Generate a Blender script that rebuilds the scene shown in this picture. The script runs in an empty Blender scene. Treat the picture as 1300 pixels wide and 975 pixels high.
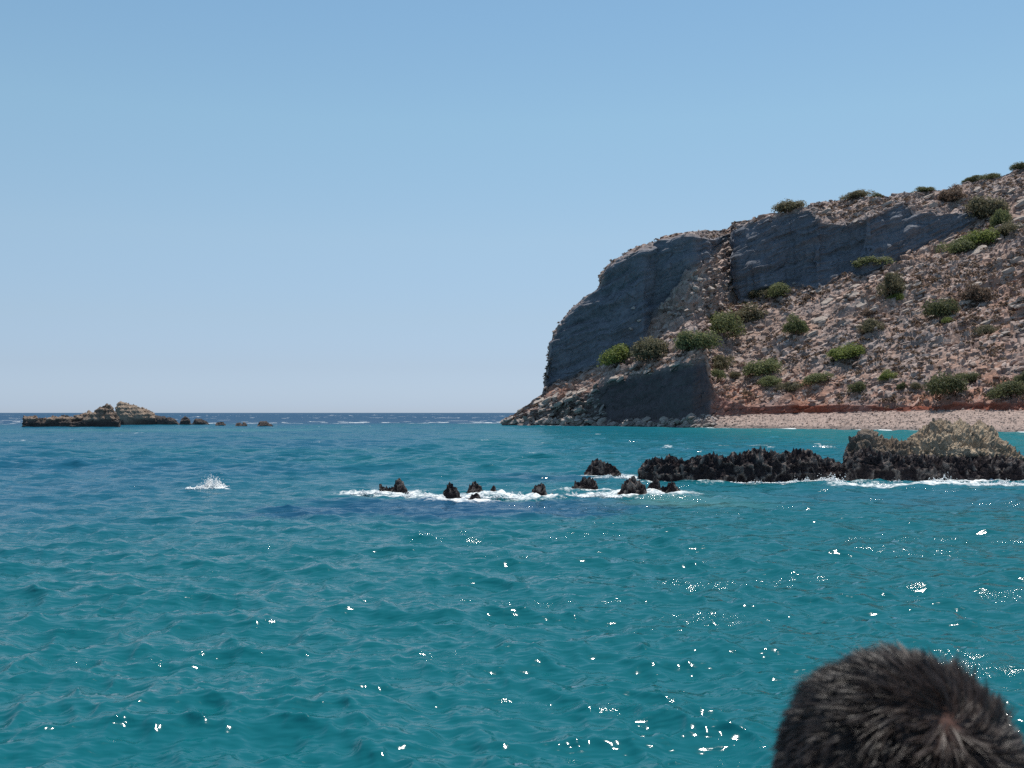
import bpy, math, random
import numpy as np
from mathutils import Vector, Matrix

random.seed(7)
RNG = np.random.default_rng(11)
R = math.radians
scene = bpy.context.scene
COL = scene.collection

# ------------------------------------------------------------------ camera
CAMH, FPX, CX, CY = 3.0, 1300.0, 650.0, 487.5
PITCH = math.atan(36.5 / FPX)
cam_d = bpy.data.cameras.new('camera')
cam = bpy.data.objects.new('camera', cam_d)
COL.objects.link(cam)
cam.location = (0, 0, CAMH)
cam.rotation_euler = (R(90) + PITCH, 0, 0)
cam_d.sensor_width = 36.0
cam_d.lens = 36.0 * FPX / 1300.0
cam_d.clip_start = 0.05
cam_d.clip_end = 80000
cam_d.dof.use_dof = True                      # phone lens focused far away
cam_d.dof.focus_distance = 90.0
cam_d.dof.aperture_fstop = 12.0
scene.camera = cam

# ------------------------------------------------------------------ sky, sun, exposure
SUN_EL, SUN_AZ = R(70), R(22)
world = bpy.data.worlds.new('World')
scene.world = world
world.use_nodes = True
wn = world.node_tree
wn.nodes.clear()
w_out = wn.nodes.new('ShaderNodeOutputWorld')
w_bg = wn.nodes.new('ShaderNodeBackground')
w_sky = wn.nodes.new('ShaderNodeTexSky')
w_sky.sky_type = 'NISHITA'
w_sky.sun_disc = False
w_sky.sun_elevation = SUN_EL
w_sky.sun_rotation = SUN_AZ
w_sky.altitude = 0
w_sky.air_density = 1.0
w_sky.dust_density = 0.2
w_sky.ozone_density = 3.0
w_bg.inputs['Strength'].default_value = 0.147
# pale summer haze: the same all round the horizon, by height above it only
w_tc = wn.nodes.new('ShaderNodeTexCoord')
w_sp = wn.nodes.new('ShaderNodeSeparateXYZ')
w_rp = wn.nodes.new('ShaderNodeValToRGB')
w_mx = wn.nodes.new('ShaderNodeVectorMath'); w_mx.operation = 'MULTIPLY'
wn.links.new(w_tc.outputs['Generated'], w_sp.inputs[0])
wn.links.new(w_sp.outputs['Z'], w_rp.inputs[0])
HAZE = [(0.007, (0.434, 0.56, 0.917)), (0.045, (0.498, 0.545, 0.736)), (0.091, (0.625, 0.628, 0.693)), (0.166, (0.796, 0.782, 0.729)), (0.273, (0.882, 0.934, 0.799)), (0.365, (0.855, 0.95, 0.837))]
while len(w_rp.color_ramp.elements) < len(HAZE):
    w_rp.color_ramp.elements.new(0.5)
for el, (p_, c_) in zip(w_rp.color_ramp.elements, HAZE):
    el.position = p_; el.color = (*c_, 1)
wn.links.new(w_sky.outputs[0], w_mx.inputs[0])
wn.links.new(w_rp.outputs[0], w_mx.inputs[1])
wn.links.new(w_mx.outputs[0], w_bg.inputs['Color'])
wn.links.new(w_bg.outputs[0], w_out.inputs['Surface'])
sun_d = bpy.data.lights.new('sun', 'SUN')
sun_d.energy = 5.0
sun_d.angle = R(0.53)
sun_d.color = (1.0, 0.95, 0.87)
sun = bpy.data.objects.new('sun', sun_d)
COL.objects.link(sun)
SUN_DIR = Vector((math.cos(SUN_EL) * math.sin(SUN_AZ), math.cos(SUN_EL) * math.cos(SUN_AZ), math.sin(SUN_EL)))
sun.rotation_euler = SUN_DIR.to_track_quat('Z', 'Y').to_euler()
sun.location = SUN_DIR * 300
scene.view_settings.view_transform = 'Standard'
scene.view_settings.look = 'None'
scene.view_settings.gamma = 1.0
scene.view_settings.use_curve_mapping = False
scene.view_settings.exposure = 0.0
scene.render.engine = 'CYCLES'
scene.cycles.max_bounces = 6
scene.cycles.use_denoising = False

# ------------------------------------------------------------------ maths helpers
def ray(x, y):
    """direction of a photograph pixel, scaled to one metre of depth (dx, dz)."""
    a = (np.asarray(x, float) - CX) / FPX
    b = (CY - np.asarray(y, float)) / FPX
    cp, sp = math.cos(PITCH), math.sin(PITCH)
    dy = cp - b * sp
    return a / dy, (sp + b * cp) / dy

def at(x, y, d):
    dx, dz = ray(x, y)
    return np.array([dx * d, d, CAMH + dz * d])

def water_d(y):
    """distance at which the sea lies on photograph row y."""
    return -CAMH / ray(CX, y)[1]

def proj(P):
    cp, sp = math.cos(PITCH), math.sin(PITCH)
    z = P[..., 2] - CAMH
    dep = P[..., 1] * cp + z * sp
    up = -P[..., 1] * sp + z * cp
    return CX + FPX * P[..., 0] / dep, CY - FPX * up / dep

def _hash(ix, iy, iz, seed):
    h = (ix.astype(np.int64) * 374761393 + iy.astype(np.int64) * 668265263 + iz.astype(np.int64) * 2147483647 + seed * 1274126177) & 0xFFFFFFFF
    h = ((h ^ (h >> 13)) * 1274126177) & 0xFFFFFFFF
    h = ((h ^ (h >> 16)) * 2246822519) & 0xFFFFFFFF
    h = h ^ (h >> 15)
    return (h & 0xFFFFFF).astype(np.float32) / 16777216.0

def vnoise(P, seed=0):
    """value noise in [-1, 1], P (..., 3)."""
    F = np.floor(P)
    f = (P - F).astype(np.float32)
    i = F.astype(np.int64)
    u = f * f * f * (f * (f * 6 - 15) + 10)
    out = 0
    for a in (0, 1):
        wx = u[..., 0] if a else 1 - u[..., 0]
        for b in (0, 1):
            wy = u[..., 1] if b else 1 - u[..., 1]
            for c in (0, 1):
                wz = u[..., 2] if c else 1 - u[..., 2]
                out = out + wx * wy * wz * _hash(i[..., 0] + a, i[..., 1] + b, i[..., 2] + c, seed)
    return out * 2 - 1

def fbm(P, octv=4, seed=0, gain=0.5):
    s, a, t = 0, 1.0, 0
    for k in range(octv):
        s = s + a * vnoise(P * (2.03 ** k) + 17.3 * k, seed + k)
        t += a
        a *= gain
    return s / t

def ridged(P, octv=4, seed=0, gain=0.55):
    s, a, t = 0, 1.0, 0
    for k in range(octv):
        n = 1 - np.abs(vnoise(P * (2.07 ** k) + 9.1 * k, seed + k)) * 1.6
        s = s + a * n
        t += a
        a *= gain
    return s / t

def voronoi(P, seed=0):
    """F1, F2, id in [0,1), offset from the nearest point."""
    F = np.floor(P).astype(np.int64)
    sh = P.shape[:-1]
    f1 = np.full(sh, 9.0, np.float32); f2 = np.full(sh, 9.0, np.float32)
    cid = np.zeros(sh, np.float32); off = np.zeros(sh + (3,), np.float32)
    for a in (-1, 0, 1):
        for b in (-1, 0, 1):
            for c in (-1, 0, 1):
                ix, iy, iz = F[..., 0] + a, F[..., 1] + b, F[..., 2] + c
                h0 = _hash(ix, iy, iz, seed)
                q = np.stack([ix + h0, iy + _hash(ix, iy, iz, seed + 1), iz + _hash(ix, iy, iz, seed + 2)], -1)
                v = (P - q).astype(np.float32)
                d = np.sqrt((v * v).sum(-1))
                m = d < f1
                f2 = np.where(m, f1, np.minimum(f2, d))
                cid = np.where(m, (h0 * 7.13) % 1.0, cid)
                off = np.where(m[..., None], v, off)
                f1 = np.where(m, d, f1)
    return f1, f2, cid, off

def sstep(a, b, x):
    t = np.clip((x - a) / (b - a), 0, 1)
    return t * t * (3 - 2 * t)

def mixc(a, b, t):
    return a + (np.asarray(b, np.float32) - a) * t[..., None]

# ------------------------------------------------------------------ object helpers
def mesh_from(name, V, F4=None, F3=None, smooth=False):
    V = np.ascontiguousarray(V.reshape(-1, 3), np.float32)
    me = bpy.data.meshes.new(name)
    me.vertices.add(len(V))
    me.vertices.foreach_set('co', V.ravel())
    fl = []
    tot = []
    if F4 is not None and len(F4):
        fl.append(np.asarray(F4, np.int32).ravel()); tot.append(np.full(len(F4), 4, np.int32))
    if F3 is not None and len(F3):
        fl.append(np.asarray(F3, np.int32).ravel()); tot.append(np.full(len(F3), 3, np.int32))
    loops = np.concatenate(fl); tot = np.concatenate(tot)
    start = np.concatenate([[0], np.cumsum(tot)[:-1]]).astype(np.int32)
    me.loops.add(len(loops)); me.loops.foreach_set('vertex_index', loops)
    me.polygons.add(len(tot)); me.polygons.foreach_set('loop_start', start)
    me.polygons.foreach_set('loop_total', tot)
    me.polygons.foreach_set('use_smooth', np.full(len(tot), smooth, bool))
    me.update(calc_edges=True)
    me.validate()
    return me

def set_col(me, name, C):
    a = me.attributes.new(name, 'FLOAT_COLOR', 'POINT')
    C = np.asarray(C, np.float32).reshape(-1, C.shape[-1])
    if C.shape[1] == 3:
        C = np.concatenate([C, np.ones((len(C), 1), np.float32)], 1)
    a.data.foreach_set('color', np.ascontiguousarray(C).ravel())

def set_val(me, name, v):
    a = me.attributes.new(name, 'FLOAT', 'POINT')
    a.data.foreach_set('value', np.ascontiguousarray(v, np.float32).ravel())

def obj(name, me, mat=None, parent=None, loc=None):
    o = bpy.data.objects.new(name, me)
    COL.objects.link(o)
    if mat is not None and me is not None and len(me.materials) == 0:
        me.materials.append(mat)
    if parent is not None:
        o.parent = parent
    if loc is not None:
        o.location = loc
    return o

def tag(o, label=None, cat=None, group=None, kind=None):
    if label: o['label'] = label
    if cat: o['category'] = cat
    if group: o['group'] = group
    if kind: o['kind'] = kind
    return o

def grid_faces(n, m, wrap=False):
    i = np.arange(n - 1)[:, None]; 
    jn = m if wrap else m - 1
    j = np.arange(jn)[None, :]
    j2 = (j + 1) % m
    a = i * m + j; b = i * m + j2; c = (i + 1) * m + j2; d = (i + 1) * m + j
    return np.stack([a, b, c, d], -1).reshape(-1, 4)

def grid_normals(P):
    du = np.gradient(P, axis=0); dv = np.gradient(P, axis=1)
    n = np.cross(du, dv)
    return n / (np.linalg.norm(n, axis=-1, keepdims=True) + 1e-9)

# ------------------------------------------------------------------ material helpers
def new_mat(name):
    m = bpy.data.materials.new(name)
    m.use_nodes = True
    nt = m.node_tree
    b = nt.nodes['Principled BSDF']
    return m, nt, b

def N(nt, kind, **kw):
    n = nt.nodes.new(kind)
    for k, v in kw.items():
        if k.startswith('i_'):
            n.inputs[k[2:].replace('_', ' ')].default_value = v
        else:
            setattr(n, k, v)
    return n

def noise_node(nt, scale, detail=4, rough=0.6, vec=None):
    n = N(nt, 'ShaderNodeTexNoise')
    n.inputs['Scale'].default_value = scale
    n.inputs['Detail'].default_value = detail
    n.inputs['Roughness'].default_value = rough
    if vec is not None:
        nt.links.new(vec, n.inputs['Vector'])
    return n

def math_node(nt, op, a, b=None, clamp=False):
    n = N(nt, 'ShaderNodeMath', operation=op, use_clamp=clamp)
    for i, v in enumerate((a, b)):
        if v is None: continue
        if isinstance(v, (int, float)): n.inputs[i].default_value = v
        else: nt.links.new(v, n.inputs[i])
    return n.outputs[0]

def mix_rgb(nt, fac, a, b, blend='MIX'):
    n = N(nt, 'ShaderNodeMix', data_type='RGBA', blend_type=blend)
    for sock, v in ((n.inputs[0], fac), (n.inputs[6], a), (n.inputs[7], b)):
        if isinstance(v, (int, float)): sock.default_value = v
        elif isinstance(v, tuple): sock.default_value = (*v, 1) if len(v) == 3 else v
        else: nt.links.new(v, sock)
    return n.outputs[2]

def rock_mat(name, attr='col', scale=2.2, var=0.55, bump=0.25, rough=0.9, spec=0.25):
    """vertex colour broken up by mineral noise, with fine relief."""
    m, nt, b = new_mat(name)
    pos = N(nt, 'ShaderNodeNewGeometry').outputs['Position']
    at_ = N(nt, 'ShaderNodeAttribute', attribute_name=attr).outputs['Color']
    n1 = noise_node(nt, scale, 6, 0.7, pos)
    ramp = N(nt, 'ShaderNodeMapRange')
    ramp.inputs['From Min'].default_value = 0.28; ramp.inputs['From Max'].default_value = 0.72
    ramp.inputs['To Min'].default_value = 1 - var; ramp.inputs['To Max'].default_value = 1 + var
    nt.links.new(n1.outputs['Fac'], ramp.inputs['Value'])
    mul = N(nt, 'ShaderNodeVectorMath', operation='SCALE')
    nt.links.new(at_, mul.inputs[0]); nt.links.new(ramp.outputs[0], mul.inputs['Scale'])
    nt.links.new(mul.outputs[0], b.inputs['Base Color'])
    n2 = noise_node(nt, scale * 3.1, 5, 0.7, pos)
    bp = N(nt, 'ShaderNodeBump')
    bp.inputs['Strength'].default_value = 1.0
    bp.inputs['Distance'].default_value = bump
    nt.links.new(n2.outputs['Fac'], bp.inputs['Height'])
    nt.links.new(bp.outputs[0], b.inputs['Normal'])
    b.inputs['Roughness'].default_value = rough
    b.inputs['Specular IOR Level'].default_value = spec
    return m

# ================================================================== HEADLAND
def itp(x, *pts):
    p = np.array(pts, float)
    return np.interp(x, p[:, 0], p[:, 1])

xs = np.concatenate([np.arange(638, 1312, 1.15), np.arange(1312, 1760, 5.0)])
NC = len(xs)
yS = itp(xs, (638, 540), (700, 540.5), (760, 541), (830, 542), (880, 543), (950, 544), (1050, 545), (1100, 546), (1160, 547), (1300, 549), (1500, 553), (1750, 560))
y6 = itp(xs, (636, 540), (640, 536), (650, 528), (660, 522), (675, 512), (688, 500), (691, 490), (693, 478), (695, 462), (697, 447), (699, 437), (701, 428), (707, 417), (716, 404), (726, 395), (733, 386), (745, 377), (757, 371), (761, 360), (764, 347), (772, 339), (790, 329), (803, 319), (815, 313), (825, 311), (840, 302), (858, 296), (880, 295), (905, 293), (925, 291), (932, 282), (945, 279), (965, 275), (980, 271), (1005, 266), (1035, 259), (1060, 255), (1100, 250), (1125, 247), (1165, 243), (1200, 240), (1225, 233), (1260, 227), (1285, 219), (1297, 212), (1310, 207), (1400, 187), (1600, 152), (1750, 140))
y1 = itp(xs, (638, 539), (700, 537), (760, 538), (830, 538), (865, 538), (880, 535), (905, 530), (940, 527), (1000, 525), (1060, 524), (1120, 522), (1200, 521), (1300, 521), (1750, 522))
y2 = itp(xs, (638, 538), (645, 533), (660, 527), (675, 522), (690, 516), (700, 513), (720, 508), (740, 501), (760, 491), (775, 483), (790, 477), (830, 469), (860, 462), (880, 458), (896, 455), (901, 478), (906, 497), (920, 506), (950, 517), (1000, 515), (1060, 513), (1110, 514), (1130, 517), (1200, 515), (1300, 513), (1750, 510))
m2 = itp(xs, (638, 1.6), (665, 2.6), (700, 3.2), (745, 3.4), (765, 5), (894, 5), (906, 3.2), (922, 1.4), (942, 3.2), (1110, 3.2), (1135, 0.9), (1750, 0.9))
y3 = itp(xs, (638, 537), (660, 525), (688, 502), (700, 491), (720, 482), (740, 474), (762, 464), (790, 449), (817, 436), (840, 422), (856, 413), (880, 404), (900, 396), (920, 388), (932, 383), (940, 386), (970, 381), (1005, 363), (1040, 370), (1074, 349), (1105, 353), (1130, 336), (1155, 323), (1206, 300), (1228, 290), (1250, 275), (1300, 250), (1750, 200))
m3 = itp(xs, (638, 1.0), (680, 0.75), (700, 0.58), (800, 0.48), (880, 0.55), (1000, 0.62), (1300, 0.62), (1750, 0.6))
y4 = itp(xs, (638, 536), (688, 501), (760, 464), (800, 444), (818, 434), (832, 393), (847, 377), (869, 349), (898, 328), (920, 307), (929, 298), (932, 330), (937, 383), (970, 380), (1005, 362), (1040, 369), (1074, 348), (1105, 352), (1130, 335), (1155, 322), (1206, 299), (1228, 289), (1250, 274), (1300, 249), (1750, 199))
y5 = itp(xs, (638, 535), (688, 500.5), (692, 489), (700, 437), (716, 409), (745, 380), (763, 362), (772, 344), (803, 326), (825, 314), (840, 306), (880, 303), (905, 304), (928, 296), (931, 289), (984, 274), (1029, 266), (1045, 283), (1080, 286), (1118, 271), (1148, 257), (1165, 269), (1192, 272), (1226, 270), (1250, 270), (1300, 245), (1750, 196))
m5 = itp(xs, (638, 1.0), (690, 2.4), (700, 3.6), (760, 3.2), (930, 3.3), (1040, 3.4), (1130, 3.3), (1228, 2.6), (1300, 0.7), (1750, 0.65))
zones_y = [y1, y2, y3, y4, y5, y6]
zones_m = [itp(xs, (638, 0.8), (865, 0.7), (890, 0.35), (930, 0.18), (1750, 0.16)), m2, m3, np.full(NC, 1.35), m5, np.full(NC, 0.62)]
rows_n = [44, 56, 170, 56, 120, 46]
prev = yS.copy()
for k in range(6):
    zones_y[k] = np.minimum(zones_y[k], prev - 0.35); prev = zones_y[k]
d = water_d(yS); z = np.zeros(NC)
dirx = ray(xs, 487.5)[0]
cols_d = []; cols_z = []; zone_id = []
for t in np.linspace(0, 1, 7)[:-1]:                       # under water apron
    cols_d.append(d - 6 * (1 - t)); cols_z.append(np.full(NC, -3 * (1 - t))); zone_id.append(0)
for k in range(6):
    e = ray(xs, zones_y[k])[1]
    m = zones_m[k]
    d1 = (z - m * d - CAMH) / (e - m)
    z1 = CAMH + e * d1
    for t in np.arange(rows_n[k]) / rows_n[k]:
        cols_d.append(d + (d1 - d) * t); cols_z.append(z + (z1 - z) * t); zone_id.append(k + 1)
    d, z = d1, z1
ridge_d, ridge_z = d.copy(), z.copy()
mb = itp(xs, (638, 1.5), (690, 1.2), (720, 1.0), (800, 0.6), (1000, 0.45), (1750, 0.4))
for t in np.linspace(0, 1, 34) ** 1.7:
    cols_d.append(d + (z + 3) / mb * t); cols_z.append(z - (z + 3) * t); zone_id.append(7)
D = np.array(cols_d); Z = np.array(cols_z); ZID = np.array(zone_id)
NR = len(D)
BASE = np.stack([dirx[None, :] * D, D, Z], -1)            # rows x columns
NRM = grid_normals(BASE)
NRM = np.where(NRM[..., 2:3] < 0, -NRM, NRM)
NRM[..., 1] = np.where(ZID[:, None] < 7, -np.abs(NRM[..., 1]), NRM[..., 1])

def band(*ks):
    w = np.isin(ZID, ks).astype(float)
    w = np.convolve(np.pad(w, 6, mode='edge'), np.ones(13) / 13, 'same')[6:-6]
    return np.repeat(w[:, None], NC, 1)

X = np.repeat(xs[None, :], NR, 0)
w_beach = band(1) * sstep(880, 920, X)
w_shore = band(1) * (1 - sstep(880, 920, X))
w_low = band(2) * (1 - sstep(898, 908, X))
w_lowleft = (band(1, 2)) * (1 - sstep(735, 775, X))
w_bank = band(2) * sstep(898, 908, X)
w_scree = band(3)
w_gully = band(4)
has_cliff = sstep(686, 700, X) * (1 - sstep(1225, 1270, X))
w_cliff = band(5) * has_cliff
w_top = np.clip(band(6) + band(5) * (1 - has_cliff), 0, 1)
w_back = band(7)
P = BASE.copy()
big = fbm(P / 14.0, 3, 3)
fine = fbm(P / 1.7, 4, 5)
# tilted strata: beds that rise towards the right end of the headland
q = P[..., 2] * 0.93 - P[..., 0] * 0.36 + 1.3 * fbm(P / 9.0, 3, 9)
bedco = np.stack([P[..., 0] * 0.93 + P[..., 2] * 0.36, P[..., 1], q], -1)   # along the beds, into the hill, across the beds
f1, f2, cid, off = voronoi(bedco / np.array([3.4, 2.8, 1.5]), 21)
block = (cid - 0.5) + off[..., 0] * (cid * 3.1 % 1 - 0.5) * 1.0 + off[..., 2] * (cid * 7.7 % 1 - 0.35) * 2.4
f1b, f2b, cidb, offb = voronoi(bedco / np.array([1.35, 1.1, 0.6]), 43)
blockb = (cidb - 0.5) + offb[..., 2] * (cidb * 5.1 % 1 - 0.35) * 2.6 + offb[..., 0] * (cidb * 9.7 % 1 - 0.5) * 1.4
bed = 2.1 + 0.0 * q
ph = (q / bed) % 1.0
ledge = np.where(ph < 0.72, ph / 0.72, (1 - ph) / 0.28)
bedn = np.floor(q / bed)
bedamp = 0.35 + 0.65 * _hash(bedn, bedn * 0, bedn * 0, 5)
strata_w = sstep(1020, 1120, X) * (0.55 + 0.45 * vnoise(P / 8.0, 71)) * sstep(535, 500, proj(BASE)[1])
crack = ridged(P / np.array([5.0, 5.0, 14.0]), 3, 31)
diag = fbm(np.stack([q / 1.6, P[..., 0] / 13.0, P[..., 1] / 13.0], -1), 3, 61)
joint = ridged(np.stack([P[..., 0] / 3.2, P[..., 1] / 3.2, P[..., 2] / 11.0], -1), 2, 33)
rubble = 0.5 + 0.5 * np.clip(fbm(P / 12.0, 2, 77) * 2.2, -1, 1)
bench = strata_w * (ledge - 0.5) * bedamp * sstep(455, 425, proj(BASE)[1])
disp = (w_cliff * (2.6 * big + 0.28 * block + 1.5 * diag + 0.5 * (joint - 0.4) + 0.6 * (crack - 0.4) + 0.05 * fine + 0.45 * (ledge - 0.5) * bedamp)
        + w_low * (1.4 * big + 0.25 * block + 0.35 * diag + 0.3 * (joint - 0.4) + 0.1 * fine)
        + w_lowleft * (1.9 * block + 0.3 * blockb + 0.9 * (crack - 0.4))
        + w_gully * (1.3 * big + 1.5 * block + 0.35 * blockb)
        + w_scree * (1.5 * big + (0.2 + 0.9 * rubble) * block + (0.24 + 0.2 * (1 - rubble)) * blockb + 0.10 * fine + 3.4 * bench)
        + w_top * (1.0 * big + 0.5 * block + 0.25 * blockb + 0.15 * fine + sstep(1020, 1100, X) * 1.3 * (ledge - 0.5) * bedamp)
        + w_back * (0.8 * block)
        + w_bank * (0.25 * block + 0.3 * blockb + 0.1 * fine)
        + w_beach * (0.25 * big + 0.17 * blockb + 0.05 * fine)
        + w_shore * (0.9 * block + 0.45 * blockb))
disp = disp * (1 - 0.6 * np.exp(-((ZID[:, None] - 6.9) / 0.5) ** 2) * sstep(1000, 900, X))
P = P + NRM * disp[..., None]
P[..., 0] += 0.10 * fbm(BASE / 1.1, 2, 88)
# colour of the ground, with the shade on the cliffs painted in
cn = fbm(BASE / 6.0, 4, 51)
cn2 = fbm(BASE / 1.3, 3, 57)
grey = np.array([0.30, 0.255, 0.235]); tan = np.array([0.34, 0.235, 0.18]); red = np.array([0.34, 0.165, 0.105])
C = np.broadcast_to(grey, P.shape).astype(np.float32).copy()
C = mixc(C, tan, np.clip(0.62 + 1.0 * cn, 0, 1) * np.clip(w_scree + w_top * 0.7 + w_gully * 0.5 + w_lowleft * 0.5, 0, 1))
pxy = proj(P)[1]
redz = w_scree * np.clip(sstep(455, 510, pxy) * (0.75 + 0.9 * cn) + 0.35 * sstep(1150, 1290, X) * sstep(330, 380, pxy), 0, 1)
C = mixc(C, red * 1.05, np.clip(redz, 0, 1) * 0.75)
C = mixc(C, (0.50, 0.43, 0.38), (cidb > 0.78) * 0.55 * np.clip(w_scree + w_gully + w_top + w_lowleft, 0, 1))
C = mixc(C, (0.26, 0.22, 0.20), (cid < 0.22) * 0.5 * np.clip(w_scree + w_top, 0, 1))
C = mixc(C, (0.125, 0.15, 0.18), w_cliff * 0.88)  # shade of the cliff faces painted in as a darker, bluer tone
C = mixc(C, (0.065, 0.058, 0.066), w_low * (0.55 + 0.35 * sstep(745, 772, X)))  # sea cliff darkened: the shade on its steep face is in the colour
C = mixc(C, (0.27, 0.085, 0.05), np.clip(w_bank * (0.85 + 0.5 * cn) * (0.6 + 0.4 * sstep(935, 960, X)), 0, 1))
C = mixc(C, (0.33, 0.265, 0.23), np.clip(w_beach * 1.1, 0, 1))
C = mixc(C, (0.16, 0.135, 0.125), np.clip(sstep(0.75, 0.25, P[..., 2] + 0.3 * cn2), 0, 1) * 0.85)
C = C * (1 + 0.22 * cn2[..., None]) * np.array([1.03, 0.97, 0.97])
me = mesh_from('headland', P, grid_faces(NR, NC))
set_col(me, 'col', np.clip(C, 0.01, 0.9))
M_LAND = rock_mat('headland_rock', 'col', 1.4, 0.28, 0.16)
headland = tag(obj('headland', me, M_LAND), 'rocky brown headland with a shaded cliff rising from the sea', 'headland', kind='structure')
LAND_PX, LAND_PY = proj(P)
VIS = np.isin(ZID, (1, 2, 3, 4, 5, 6))

def land_at(x, y):
    """the nearest point of the seen side of the headland for a photograph pixel."""
    sub = np.where(VIS)[0]
    dd = (LAND_PX[sub] - x) ** 2 + (LAND_PY[sub] - y) ** 2
    i = np.unravel_index(np.argmin(dd), dd.shape)
    return P[sub[i[0]], i[1]].copy(), NRM[sub[i[0]], i[1]].copy()

# ------------------------------------------------------------------ loose rock shapes
def ico(sub=1):
    import bmesh
    bm = bmesh.new()
    bmesh.ops.create_icosphere(bm, subdivisions=sub, radius=1)
    V = np.array([v.co[:] for v in bm.verts]); F = np.array([[v.index for v in f.verts] for f in bm.faces])
    bm.free()
    return V, F

ICO1, ICOF1 = ico(1)
ICO2, ICOF2 = ico(2)

def rock_shape(seed, V, cuts=7, rough=0.12):
    r = np.random.default_rng(seed)
    W = V * (1 + rough * r.normal(size=(len(V), 1)))
    for _ in range(cuts):                                   # flat broken faces
        n = r.normal(size=3); n /= np.linalg.norm(n)
        c = r.uniform(0.45, 0.8)
        h = W @ n
        W = W - np.maximum(h - c, 0)[:, None] * n
    return W

def rot_rand(r, n):
    q_ = r.normal(size=(n, 4)); q_ /= np.linalg.norm(q_, axis=1, keepdims=True)
    w, x, y, z_ = q_.T
    return np.stack([1 - 2 * (y * y + z_ * z_), 2 * (x * y - z_ * w), 2 * (x * z_ + y * w),
                     2 * (x * y + z_ * w), 1 - 2 * (x * x + z_ * z_), 2 * (y * z_ - x * w),
                     2 * (x * z_ - y * w), 2 * (y * z_ + x * w), 1 - 2 * (x * x + y * y)], -1).reshape(n, 3, 3)

M_STONE = rock_mat('scree_stone', 'col', 2.5, 0.3, 0.12)

def scatter_stones(name, weight, n, smin, smax, tint, seed, parent):
    r = np.random.default_rng(seed)
    w = (weight * VIS[:, None] * (X < 1330)).ravel()
    # equal chance by ground area
    du = np.linalg.norm(np.gradient(BASE, axis=0), axis=-1); dv = np.linalg.norm(np.gradient(BASE, axis=1), axis=-1)
    w = w * (du * dv).ravel()
    idx = r.choice(len(w), n, p=w / w.sum())
    c = P.reshape(-1, 3)[idx] + r.uniform(-0.2, 0.2, (n, 3))
    s = smin * (smax / smin) ** (r.random(n) ** 2.2)
    sc = s[:, None] * r.uniform(0.6, 1.35, (n, 3))
    sc = sc * np.array([1.45, 1.0, 0.62])
    ROT = rot_rand(r, n)
    ay = -R(21) + r.normal(0, 0.3, n); az = r.normal(0, 0.6, n); ax = r.normal(0.1, 0.3, n)
    def _r(a, i, k):
        M = np.zeros((n, 3, 3)); M[:, [0, 1, 2], [0, 1, 2]] = 1
        M[:, i, i] = np.cos(a); M[:, k, k] = np.cos(a); M[:, i, k] = -np.sin(a); M[:, k, i] = np.sin(a)
        return M
    ROT = _r(az, 0, 1) @ _r(-ay, 0, 2) @ _r(ax, 1, 2)
    protos = np.stack([rock_shape(seed * 31 + k, ICO1 if False else np.array(ICO0), 5, 0.1) for k in range(10)])
    V = protos[r.integers(0, 10, n)] * sc[:, None, :]
    V = np.einsum('nij,nvj->nvi', ROT, V) + c[:, None, :] + np.array([0, 0, 0.25])[None, None] * s[:, None, None]
    nv = V.shape[1]
    Fc = (ICOF0[None] + (np.arange(n) * nv)[:, None, None]).reshape(-1, 3)
    me_ = mesh_from(name, V, F3=Fc)
    base = C.reshape(-1, 3)[idx]
    tc = base * 0.55 + np.asarray(tint) * 0.45
    tc = tc * r.uniform(0.65, 1.4, (n, 1))
    set_col(me_, 'col', np.repeat(np.clip(tc, 0.02, 0.75)[:, None, :], nv, 1))
    o = tag(obj(name, me_, M_STONE, parent), kind='stuff')
    return o

t_ = (1 + 5 ** 0.5) / 2
ICO0 = np.array([(-1, t_, 0), (1, t_, 0), (-1, -t_, 0), (1, -t_, 0), (0, -1, t_), (0, 1, t_), (0, -1, -t_), (0, 1, -t_), (t_, 0, -1), (t_, 0, 1), (-t_, 0, -1), (-t_, 0, 1)]) / math.sqrt(1 + t_ * t_)
ICOF0 = np.array([(0, 11, 5), (0, 5, 1), (0, 1, 7), (0, 7, 10), (0, 10, 11), (1, 5, 9), (5, 11, 4), (11, 10, 2), (10, 7, 6), (7, 1, 8), (3, 9, 4), (3, 4, 2), (3, 2, 6), (3, 6, 8), (3, 8, 9), (4, 9, 5), (2, 4, 11), (6, 2, 10), (8, 6, 7), (9, 8, 1)])
scatter_stones('scree_stones', w_scree + 0.5 * w_gully + 0.8 * w_top, 7000, 0.16, 0.8, (0.38, 0.30, 0.26), 5, headland)
scatter_stones('beach_pebbles', w_beach, 4500, 0.06, 0.22, (0.37, 0.31, 0.275), 6, headland)
scatter_stones('shore_rubble', w_shore + 0.6 * w_lowleft, 900, 0.25, 0.9, (0.42, 0.37, 0.33), 8, headland)

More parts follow.
